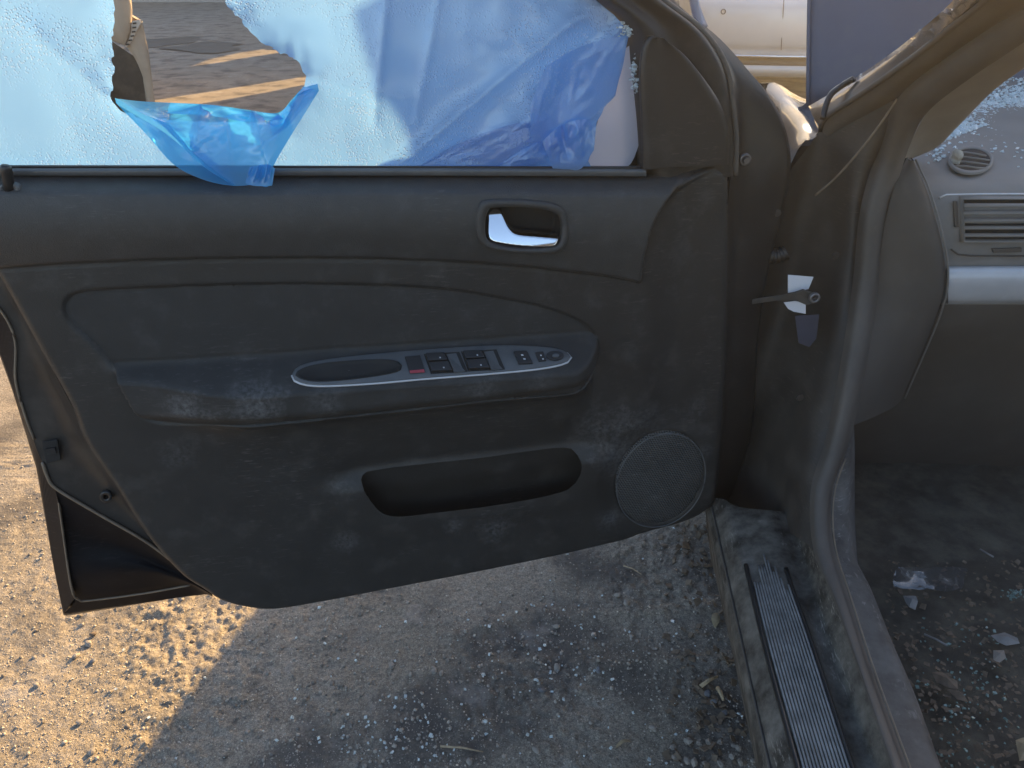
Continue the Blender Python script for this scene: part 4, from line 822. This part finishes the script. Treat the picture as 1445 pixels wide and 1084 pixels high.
foldpiece('crumpled_fold', [(588, 236), (640, 206), (700, 182), (762, 166)], [(600, 239), (680, 239), (742, 239), (792, 205)], .006, .010, M['film'], 1.0, .005, seed=3.3)
foldpiece('crumpled_fold', [(765, 200), (790, 178), (822, 168), (842, 172)], [(780, 238), (800, 239), (820, 238), (838, 212)], .020, .022, M['fold'], 2, .010, seed=2.7)
foldpiece('crumpled_fold', [(748, 150), (772, 95), (830, 62), (884, 50)], [(750, 198), (785, 200), (830, 170), (868, 132)], .014, .014, M['fold'], 1.2, .008, seed=1.9)
ws = [[UD(x, y, d) for x, y in r] for r, d in (([(892, 62), (896, 90), (900, 130), (904, 180), (905, 196)], -.02), ([(880, 72), (876, 110), (872, 150), (880, 190), (882, 238)], -.014), ([(868, 100), (850, 150), (838, 190), (826, 225), (815, 240)], -.02))]
wsh = loft('white_plastic_sheet', rib_loft([cr(r, 24) for r in ws], 14), M['wfilm'], recenter=True)
tag(wsh, 'pale white plastic sheet showing between the blue film and the mirror corner', 'plastic sheet')
prism('corner_gap_shade', [UD(x, y, -.03) for x, y in ((905, 190), (907, 240), (878, 240))], DN * -.004, M['black'], door)  # solid black sheet painting in the dark of the corner gap
# bits of shattered glass left in the frame corner (one tight crust)
def bits(name, pts, smin, smax, m, par=None, flat=.5, recenter=True, shape='cube'):
    V = []; F = []
    cubeV = np.array([(x, y, z) for x in (-1, 1) for y in (-1, 1) for z in (-1, 1)], float)
    cubeF = [(0, 1, 3, 2), (4, 6, 7, 5), (0, 4, 5, 1), (2, 3, 7, 6), (0, 2, 6, 4), (1, 5, 7, 3)]
    pts = np.asarray(pts); k = len(pts)
    for p in pts:
        s = random.uniform(smin, smax) * .5; A = Matrix.Rotation(random.random() * 6.28, 3, 'Z') @ Matrix.Rotation(random.gauss(0, .35), 3, 'X') @ Matrix.Rotation(random.gauss(0, .35), 3, 'Y')
        sc3 = np.array([s * random.uniform(.7, 1.3), s * random.uniform(.7, 1.3), s * flat * random.uniform(.7, 1.2)])
        q = (cubeV * (1 + rng.normal(0, .16, (8, 1)))) * sc3 @ np.array(A).T + p; b = len(V); V.extend(q); F.extend(tuple(i + b for i in f) for f in cubeF)
    return mesh(name, V, F, m, par, smooth=False, recenter=recenter)
gp = [UD(884 + rng.normal(0, 6), 40 + rng.normal(0, 7) - 0, -.006 + rng.normal(0, .002)) for _ in range(70)] + [UD(895 + rng.normal(0, 2), 75 + rng.random() * 60, -.006) for _ in range(40)]
bits('glass_crust', gp, .002, .005, M['glass'], door, recenter=False)

# ================================================================== loose scraps on the car
o = loft('clear_film_scrap', rib_loft([ycurve([(1196, 116, 1.225), (1240, 88, 1.13), (1290, 50, 1.015), (1330, 16, .92), (1362, -15, .86)], 40) + np.array([0, -.006, .004 * 0]) + .004 * rng.normal(0, 1, (40, 3)) * np.array([.3, 1, 1]) for _ in range(1)] + [ycurve([(1192, 128, 1.20), (1240, 98, 1.11), (1296, 56, 1.0), (1340, 18, .91), (1372, -12, .85)], 40) + np.array([0, -.012, 0]) + .003 * rng.normal(0, 1, (40, 3)) * np.array([.3, 1, 1]), ycurve([(1194, 134, 1.19), (1245, 104, 1.10), (1300, 64, .99), (1346, 24, .905), (1380, -6, .84)], 40) + np.array([0, -.008, 0])], 12), M['clear'], recenter=True)
tag(o, 'strip of wrinkled clear film stuck along the glossy windscreen pillar', 'plastic film')
o = loft('tape_scrap', [dcurve([(968, -30, -.03), (974, 8, -.03), (983, 44, -.028)], 10), dcurve([(975, -30, -.022), (984, 6, -.02), (990, 42, -.018)], 10), dcurve([(978, -32, -.03), (990, 14, -.032), (999, 37, -.034)], 10)], M['wfilm'], thick=.0006, recenter=True)
tag(o, 'torn end of whitish tape hanging on the door frame edge', 'tape')
# foam lump on the round vent
def lump(name, c, r, m, sub=2, j=.25, sq=(1, 1, 1), seed=0):
    bm = bmesh.new(); bmesh.ops.create_icosphere(bm, subdivisions=sub, radius=1); rr = random.Random(seed)
    ph = [rr.random() * 6.28 for _ in range(9)]
    for v in bm.verts:
        f = 1 + j * (math.sin(2.1 * v.co.x + ph[0]) * math.cos(2.7 * v.co.y + ph[1]) + .6 * math.sin(4.3 * v.co.z + ph[2] + 2 * v.co.x) + rr.gauss(0, .22))
        v.co = Vector((v.co.x * f * sq[0], v.co.y * f * sq[1], v.co.z * f * sq[2])) * r
    me = bpy.data.meshes.new(name); bm.to_mesh(me); bm.free(); me.materials.append(m)
    o = bpy.data.objects.new(name, me); o.location = c; o.rotation_euler = (rr.gauss(0, .2), rr.gauss(0, .2), rr.random() * 6.28); return link(o)
fo = lump('foam_crumb', uv(1350, 222, .008), .011, M['foam'], 3, .3, (.85, .7, 1.1), 5); tag(fo, 'grey crumbling foam lump lying on the round dashboard vent', 'foam lump')
# glass on the dash
def dashpt(px, py):
    ys = [100, 135, 185, 232, 262]; Yv = [1.86, 1.62, 1.40, 1.25, 1.175]
    return UY(px, py, float(np.interp(py, ys, Yv))) + np.array([0, 0, .004])
gp = []
for _ in range(3800):
    px = random.uniform(1325, 1560); lim = 205 - (px - 1325) * .38; py = lim - abs(random.gauss(0, 1)) * 24
    if py > 112: gp.append(dashpt(px, py))
for _ in range(130): gp.append(dashpt(random.gauss(1390, 45), random.gauss(195, 22)))
for _ in range(26): gp.append(dashpt(random.gauss(1318, 12), random.gauss(218, 9)))
tag(bits('glass_fragments', gp, .002, .0055, M['glass'], flat=.6), kind='stuff')
o = bpy.context.scene.objects['glass_fragments']; o['label'] = 'drift of pale blue glass fragments on the dashboard top'
# footwell debris
def scrap(name, px, py, z, pts, m, label, cat, group=None, lift=.004, rot=0):
    P = [UZ(px + x, py + y, z) + np.array([0, 0, lift + random.uniform(0, .006)]) for x, y in pts]
    o = mesh(name, P + [np.mean(P, 0) + np.array([0, 0, .006])], [(i, (i + 1) % len(P), len(P)) for i in range(len(P))], m, smooth=False, recenter=True); solid(o, .0008, 0); return tag(o, label, cat, group)
FZ = .262
scrap('paper_scrap', 1283, 853, FZ, [(-10, -8), (8, -9), (10, 2), (7, 12), (-2, 9), (-6, 2)], M['paper'], 'small crumpled white paper scrap next to the inner sill trim', 'paper scrap')
scrap('paper_scrap', 1414, 908, FZ, [(-18, -6), (2, -12), (20, -4), (22, 6), (4, 8), (-8, 4)], M['paper'], 'larger grey paper scrap on the carpet near the right edge', 'paper scrap')
scrap('paper_scrap', 1408, 930, FZ, [(-9, -6), (6, -7), (9, 4), (0, 9), (-8, 5)], M['trim'], 'small round tan paper piece below the larger grey scrap', 'paper scrap')
scrap('leaf_scrap', 1330, 965, FZ, [(-18, -10), (-4, -12), (18, 2), (20, 14), (6, 10), (-10, 2)], M['leafd'], 'brown torn leaf lying among green glass crumbs on the carpet', 'leaf')
scrap('leaf_scrap', 1345, 985, FZ, [(-12, -6), (4, -8), (14, 0), (18, 12), (4, 8)], M['leafd'], 'brown leaf fragment overlapping below the torn leaf', 'leaf')
scrap('yellow_leaf', 1440, 1065, FZ, [(-10, -14), (2, -20), (16, -8), (14, 12), (-4, 14)], M['leaf'], 'yellowish leaf at the lower right corner of the footwell', 'leaf')
for pts, lb in (([(1304, 895), (1322, 903), (1336, 911)], 'thin pale straw lying on the carpet beside the sill'), ([(1383, 775), (1393, 781), (1402, 786)], 'short white plastic stick at the back of the footwell')):
    o = tube('thin_stick', [UZ(x, y, FZ + .008) for x, y in pts], .0016, M['paper'], recenter=True); tag(o, lb, 'stick')
o = foldpiece('clear_bag', [(1268, 800), (1300, 796), (1340, 797), (1362, 802)], [(1258, 826), (1290, 838), (1330, 842), (1358, 832)], 0, 0, M['clear'], 2, .0, parent=None)
bpy.data.objects.remove(o)
bagr = [[UZ(x, y, FZ + .01 + .012 * random.random()) for x, y in zip(np.linspace(x0, x1, 9), np.linspace(y0, y1, 9) + rng.normal(0, 1.5, 9))] for x0, y0, x1, y1 in ((1268, 798, 1366, 802), (1262, 806, 1364, 808), (1260, 816, 1360, 818), (1260, 824, 1360, 826), (1262, 832, 1356, 834))]
o = loft('clear_bag', bagr, M['clear'], recenter=True); tag(o, 'crumpled clear plastic bag lying in the dark footwell', 'plastic bag')
gp = [UZ(random.gauss(1360, 38), random.gauss(960, 55), FZ + .006) for _ in range(130)] + [UZ(1430 + rng.normal(0, 9), 838 + rng.normal(0, 5), FZ + .01) for _ in range(40)] + [UZ(random.gauss(1330, 40), random.gauss(1060, 20), FZ + .006) for _ in range(40)]
o = bits('glass_crumbs', gp, .0012, .0036, M['glassg'], flat=.6); tag(o, 'scattered greenish glass crumbs on the footwell carpet', kind='stuff')
lt = []
for _ in range(500): lt.append(UZ(random.uniform(1250, 1445), random.uniform(790, 1084), FZ + .005))
o = bits('carpet_litter', lt, .0015, .007, M['leafd'], flat=.25); tag(o, 'fine dirt and leaf litter over the footwell carpet', kind='stuff')

# ================================================================== other vehicles
def generic_car(name, loc, rz, L, Wd, Hh, m, label, van=False):
    root = empty(name, loc); tag(root, label, 'van' if van else 'car')
    T = Matrix.Translation(Vector(loc)) @ Matrix.Rotation(rz, 4, 'Z')
    tp = lambda p: np.array(T @ Vector(p))
    if van: prof = [(0, .25), (0, .75), (.25, 1.0), (.7, 1.15), (1.3, Hh * .95), (1.7, Hh), (L - .1, Hh), (L, Hh * .9), (L, .3)]
    else: prof = [(0, .25), (.02, .6), (.15, .75), (1.05, .92), (1.75, Hh * .97), (2.1, Hh), (3.0, Hh * .99), (3.75, 1.0), (L - .1, .95), (L, .7), (L, .3)]
    secs = []
    for k, s in enumerate((-1, -.97, -.85, .85, .97, 1)):
        tuck = [.5 * Wd * s * (1 - .16 * max(0, (z - .9) / (Hh - .9 + 1e-6))) for x, z in prof]
        ins = (0.03 if abs(s) == 1 else 0)
        secs.append(np.array([tp((tuck[i], x, z - ins * (z > .5))) for i, (x, z) in enumerate(prof)]))
    b = loft('body', secs, m, root, closed=True)
    for s in (-1, 1):
        g = [tp((.5 * Wd * s * .93, y, z)) for y, z in ((1.6, 1.0), (2.0, Hh - .14), (3.0, Hh - .14), (3.4, 1.0))]; prism('side_window', g, np.array(T.to_3x3() @ Vector((s * .02, 0, 0))), M['glasscar'], root)
    for y in (.8, L - .9):
        for s in (-1, 1): wheel(root, tp((s * (.5 * Wd - .1), y, .32)), .32, .2, np.array(T.to_3x3() @ Vector((-s, 0, 0))))
    return root
generic_car('shadow_van', (-1.15, 15.4, 0), math.pi, 4.8, 2.0, 2.2, M['beige'], 'unseen tall beige van added far behind the blue film to cast shade', True)  # hidden van, added so its shadow falls on the ground behind the hole
generic_car('shadow_van', (.05, 4.7, 0), 0, 4.4, 1.8, 1.95, M['paintd'], 'unseen dark van added nose-on close behind the blue film to cast shade', True)  # second hidden shadow caster, leaves a lit streak between the two
shade_shed = box('shade_shed', -26, 9, 18.5, 28, 0, 4.0, M['beige']); tag(shade_shed, 'long pale metal shed added out of view to shade the yard', 'shade_shed')  # block added beyond the frame only to shadow the far ground
# silver car: bumper faces us
sv = empty('silver_car', (2.9, 8.4, 0)); tag(sv, 'silver car with dark and chrome bumper strip, seen past the door frame', 'car')
def plan(x, back=0): return 6.45 + .10 * (x - 2.75) ** 2 + 1.2 * max(0, abs(x - 2.6) - 1.05) ** 2 + back
def zof(py): return UY(1100, py, 6.7)[2]
prof = [(-70, .42), (-40, .22), (-5, .10), (4, .03), (14, .0), (40, -.01), (60, .005), (66, .03), (71, .05), (73.5, .06)]
xs = np.linspace(1.40, 3.8, 60)
rows = [np.array([(x, plan(x, b), zof(py)) for x in xs]) for py, b in prof]
loft('bumper', rib_loft(rows, 40), M['silver'], sv)
rows = [np.array([(x, plan(x, b), zof(py)) for x in xs]) for py, b in ((73.5, .06), (74, .03), (77, .025), (78, .05))]; loft('bright_strip', rows, M['chrome'], sv)
rows = [np.array([(x, plan(x, b), zof(py)) for x in xs]) for py, b in ((78, .06), (79, .075), (88, .075), (89, .05))]; loft('dark_strip', rows, M['black'], sv)
rows = [np.array([(x, plan(x, b), zof(py)) for x in xs]) for py, b in ((88.5, .03), (91, .015), (98, .02), (106, .10), (108, .25))]; loft('lower_valance', rib_loft(rows, 14), M['silver'], sv)
sx = .29 * 6.6; sp = np.array(UY(1028, 19, 6.40)); ssn = np.array([0, -1, .0])
ring('parking_sensor', [(sp[0] + .02 * math.cos(t), plan(sp[0]) - .012, sp[2] + .02 * math.sin(t)) for t in a[::3]], [(sp[0] + .013 * math.cos(t), plan(sp[0]) - .012, sp[2] + .013 * math.sin(t)) for t in a[::3]], .006, M['plate'], sv, nrm=ssn)
sm = [np.array([UY(1112 - (py + 40) * .06, py, plan(2.55) - .02)[k] for k in range(3)]) for py in (0, 20, 40, 60, 72)]
for q in sm: q[1] = plan(q[0], .0) - .004
tube('panel_seam', sm, .003, M['tyre'], sv, seg=5)
body = []
for y_, zt, hw in ((6.9, .95, .95), (7.3, 1.0, 1.0), (7.8, 1.45, .86), (8.4, 1.5, .84), (9.6, 1.48, .84), (10.3, 1.02, .98), (11.0, .9, .95)):
    body.append(np.array([(2.65 - hw, y_, .3), (2.65 - hw * 1.02, y_, .75), (2.65 - hw, y_, min(zt, .98)), (2.65 - hw * .9, y_, zt), (2.65 + hw * .9, y_, zt), (2.65 + hw, y_, min(zt, .98)), (2.65 + hw * 1.02, y_, .75), (2.65 + hw, y_, .3)]))
loft('body', body, M['silver'], sv, closed=True)
prism('underbody', [(1.75, 6.75, .2), (3.6, 6.75, .2), (3.6, 10.6, .2), (1.75, 10.6, .2)], (0, 0, .15), M['tyre'], sv)
for y_ in (7.6, 10.1):
    for s in (-1, 1): wheel(sv, (2.65 + s * .86, y_, .33), .33, .2, (-s, 0, 0))
# tan vehicle end seen through the hole
tv = empty('tan_vehicle', (-2.6, 4.2, 0)); tag(tv, 'dusty tan vehicle with open wheel arch, seen through the hole in the film', 'car')
YT = 3.6
def ty(px, py, dY=0): return UY(px, py, YT + dY)
ao = np.array([ty(*p) for p in cr([(193, 28), (199, 30), (206, 60), (212, 100), (216, 130), (220, 160), (222, 185)], 30)])
ai = np.array([ty(*p) for p in cr([(178, 66), (190, 82), (200, 105), (206, 128), (209, 150), (210, 170), (210, 185)], 30)])
am = ao * .5 + ai * .5
loft('bumper_cover', rib_loft([ao + np.array([-.28, .5, 0]), ao + np.array([-.015, .03, 0]), ao, am + np.array([-.01, -.015, 0]), ai, ai + np.array([-.02, .12, 0])], 22), M['tan'], tv)
fo_ = np.array([ty(*p, .0) for p in cr([(150, -70), (176, -40), (184, -5), (187, 15), (186, 32), (182, 50)], 20)])
fi_ = np.array([ty(*p, .0) for p in cr([(60, -70), (90, -30), (120, 0), (140, 30), (155, 55), (178, 66)], 20)])
loft('fender_panel', rib_loft([fo_ + np.array([-.24, .4, 0]), fo_, fo_ * .5 + fi_ * .5 + np.array([0, -.03, 0]), fi_, fi_ + np.array([0, .15, 0])], 18), M['tan'], tv)
tabp = [ty(*p, -.02) for p in ((186, 30), (197, 28), (199, 32), (191, 46), (186, 58), (180, 66), (176, 66), (184, 50))]
prism('clip_strip', tabp, (0, .02, 0), M['beige'], tv, bevel=.002)
for k in range(6):
    f = k / 5; x = 190 - 10 * f + 3 * math.sin(f * 3); y = 33 + 30 * f
    prism('clip_slot', [ty(x - 3, y - .8, -.024), ty(x + 2, y - 1.4, -.024), ty(x + 2.2, y + .8, -.024), ty(x - 2.8, y + 1.4, -.024)], (0, .002, 0), M['dark'], tv)
liner = [np.array([ty(x, y, .3) for x, y in ((60, -20), (120, 30), (160, 60), (190, 80), (214, 130), (216, 190))]), np.array([ty(x, y, .34) for x, y in ((40, 190), (80, 190), (110, 190), (140, 190), (180, 190), (216, 190))])]
loft('arch_liner', liner, M['tyre'], tv)
wheel(tv, (-2.12, 4.0, .34), .34, .22, (.9, .3, 0))
prism('body', [(-3.7, 4.1, .3), (-2.12, 4.15, .3), (-4.2, 8.0, .3), (-5.8, 7.4, .3)], (0, 0, .75), M['tan'], tv, bevel=.08)
prism('cabin', [(-4.1, 5.0, 1.05), (-2.75, 5.2, 1.05), (-3.95, 7.4, 1.05), (-5.3, 7.0, 1.05)], (0, 0, .45), M['glasscar'], tv, bevel=.12)

# ================================================================== GRAVEL, STONES, LEAVES
ico = bmesh.new(); bmesh.ops.create_icosphere(ico, subdivisions=1, radius=1); IV = np.array([v.co[:] for v in ico.verts]); IF = np.array([[v.index for v in f.verts] for f in ico.faces]); ico.free()
def gravel(name, n, smin, smax, m, seed, dens=None):
    r = np.random.default_rng(seed); X = []; Y = []
    while len(X) < n:
        px = r.uniform(-40, 1120); py = r.uniform(640, 1120); p = UZ(px, py, 0)
        if p[1] > 2.1: continue
        if dens is not None and r.random() > dens(px, py, p): continue
        X.append(p[0]); Y.append(p[1])
    X = np.array(X); Y = np.array(Y); s = smin * (smax / smin) ** (r.random(n) ** 2.6)
    Z = ground_h(X, Y) + s * .25
    sq = np.stack([r.uniform(.7, 1.25, n), r.uniform(.7, 1.25, n), r.uniform(.45, .85, n)], 1)
    an = r.uniform(0, 6.28, n); ca, sa = np.cos(an), np.sin(an)
    V = IV[None] * (1 + r.normal(0, .13, (n, len(IV), 1))) * sq[:, None] * s[:, None, None]
    Vx = V[..., 0] * ca[:, None] - V[..., 1] * sa[:, None] + X[:, None]; Vy = V[..., 0] * sa[:, None] + V[..., 1] * ca[:, None] + Y[:, None]; Vz = V[..., 2] + Z[:, None]
    F = (IF[None] + np.arange(n)[:, None, None] * len(IV)).reshape(-1, 3)
    return tag(mesh(name, np.stack([Vx, Vy, Vz], -1).reshape(-1, 3), F, m, smooth=False), kind='stuff')
def clus(px, py, p): 
    v = float(fbm(np.array(p[0] * 5), np.array(p[1] * 5), 3)); b = .25 + .75 * max(0, min(1, (v + .1) * 3))
    if px > 930: b *= 1.2
    if px < 420: b *= .6
    return b
gm1 = mat('gravel_grey', (.30, .27, .235), .9, .5, 90, detail=2); gm2 = mat('gravel_pale', (.38, .34, .295), .9, .4, 90, detail=2); gm3 = mat('gravel_dark', (.19, .17, .15), .85, .4, 90, detail=2)
gravel('grey_gravel', 3400, .0009, .0046, gm1, 1, clus); gravel('pale_gravel', 900, .0009, .0044, gm2, 2, clus); gravel('dark_gravel', 700, .0012, .0052, gm3, 3, clus)
gm4 = mat('grit', (.46, .41, .345), .95, .45, 60, detail=2)
gravel('grit', 15000, .0007, .0022, gm4, 4, lambda px, py, p: .4 + .6 * (px < 420))
def gclus(px, py, p):
    b = .12
    if math.hypot((px - 570) / 130, (py - 1030) / 50) < 1: b = 1
    if math.hypot((px - 780) / 120, (py - 920) / 70) < 1: b = .6
    return b if px > 380 else .06
def gpt(px, py, lift=.002):
    p = UZ(px, py, 0); p[2] = float(ground_h(np.array(p[0]), np.array(p[1]))) + lift; return p
gl = []
while len(gl) < 260:
    px = random.uniform(100, 1080); py = random.uniform(740, 1084)
    if random.random() < gclus(px, py, None): gl.append(gpt(px, py, .0025))
o = bits('ground_glass', gl, .0015, .0046, M['glass'], flat=.7); tag(o, 'tiny blue-green glass crumbs scattered on the dirt', kind='stuff')
chips = [gpt(random.gauss(1005, 22), random.gauss(985, 45), .004) for _ in range(70)] + [gpt(random.gauss(985, 30), random.gauss(770, 25), .004) for _ in range(60)] + [gpt(random.uniform(940, 1060), random.uniform(740, 1084), .003) for _ in range(160)]
o = bits('leaf_litter', chips, .003, .013, M['leafd'], flat=.2); tag(o, 'brown leaf crumbs and dirt along the sill', kind='stuff')
SG = 'stones lying on the dirt'
stones = [(108, 927, 8, 'stone', 'pale angular stone on sunlit dirt, lowest of a trio by the door corner'), (125, 910, 8, 'stone', 'pale rounded stone on sunlit dirt, above the angular one'), (132, 897, 6, 'leafd', 'reddish flat stone on sunlit dirt, topmost of its little row'), (131, 934, 6, 'stoneb', 'small blue-grey stone beside the pale angular stone on sunlit dirt'), (113, 1020, 6, 'stone', 'lone tan stone on sunlit dirt near the lower left'), (52, 968, 6, 'stone', 'tan stone casting a shadow at the far left of the sunlit dirt'), (130, 1062, 7, 'stone', 'low tan stone in sunlit dirt at the bottom edge'),
          (884, 853, 9, 'stone', 'large white stone in the shade under the speaker end of the door'), (871, 842, 7, 'stone', 'smaller pale stone touching the large white stone'), (786, 943, 9, 'stone', 'tan stone in the dark stain at the middle of the shaded dirt'), (765, 977, 8, 'stoneb', 'grey-green angular stone below the dark stain'), (844, 949, 7, 'stoneb', 'grey stone right of the dark stain'), (785, 886, 7, 'stone', 'pale stone at the upper edge of the dark stain'), (553, 940, 7, 'stone', 'left of two pale stones lying together in shaded dirt'), (613, 950, 7, 'stone', 'pale stone beside its twin left of the dark stain'), (623, 954, 6, 'stone', 'tiny pale stone right against the pair'), (921, 1030, 8, 'stone', 'round grey-white stone near the lower right of the shaded dirt'), (998, 980, 9, 'stoneb', 'bluish flat stone among wood chips by the sill'), (1006, 993, 8, 'stoneb', 'second bluish stone just below the first by the sill'), (1022, 1008, 6, 'stoneb', 'small bluish stone nearest the sill edge'), (756, 1064, 7, 'stone', 'grey stone at the bottom edge right of centre'), (663, 1080, 7, 'stone', 'grey stone cut by the bottom edge near the middle')]
for i, (px, py, r, m, lb) in enumerate(stones):
    p = gpt(px, py, .003); o = lump('stone', p, r * .00085, M[m], 2, .16, (1.15, .85, .62), i + 20); tag(o, lb, 'stone', SG)
for i in range(16):
    px, py = 950 + (i % 8) * 16 + random.uniform(-5, 5), (1052 if i < 8 else 1074) + random.uniform(-6, 6)
    o = lump('stone', gpt(px, py, .003), random.uniform(.004, .0075), M['stone'], 1, .16, (1.1, .9, .7), 60 + i); tag(o, 'pale pebble in the heap by the sill at the bottom edge', 'stone', 'pebble heap by the sill')
def stick(name, a_, b_, r, m, lb, cat): 
    A = gpt(*a_, .006); B = gpt(*b_, .006); o = tube(name, [A, A * .5 + B * .5 + ZZ * .004, B], [r, r * .9, r * .5], M[m], seg=6, recenter=True); tag(o, lb, cat)
stick('wood_chip', (988, 972), (1012, 958), .004, 'wood', 'upper pale wood chip by the sill', 'wood chip'); stick('wood_chip', (1012, 975), (1020, 992), .0045, 'wood', 'lower pale wood chip standing across the bluish stones', 'wood chip')
stick('twig', (622, 1058), (682, 1068), .002, 'wood', 'thin pale twig at the bottom of the shaded dirt', 'twig'); stick('twig', (880, 800), (905, 812), .0015, 'wood', 'thin curved twig just below the door edge', 'twig')
def leaf(px, py, l, w_, m, lb, rz):
    n = 9; V = []; F = []
    for i in range(n):
        f = i / (n - 1); ww = w_ * math.sin(math.pi * f) ** .7 * .5
        for k in (-1, 0, 1): V.append((l * (f - .5), k * ww, .004 + .35 * ww * abs(k) + .006 * math.sin(3 * f)))
    for i in range(n - 1):
        for k in range(2): F.append((i * 3 + k, i * 3 + k + 1, i * 3 + k + 4, i * 3 + k + 3))
    o = mesh('dry_leaf', V, F, M[m]); o.location = gpt(px, py, .004); o.rotation_euler = (random.gauss(0, .2), random.gauss(0, .2), rz); solid(o, .0005, 0); tag(o, lb, 'leaf')
leaf(1009, 879, .036, .016, 'leaf', 'green-tan dry leaf on the dirt by the sill', 1.3); leaf(1027, 852, .030, .012, 'leaf', 'curled yellow leaf right at the sill edge', .9); leaf(1000, 767, .04, .012, 'leafd', 'brown leaf under the front end of the door', .5); leaf(880, 1058, .03, .008, 'leaf', 'yellow-green leaf sliver near the bottom of the shaded dirt', .3)
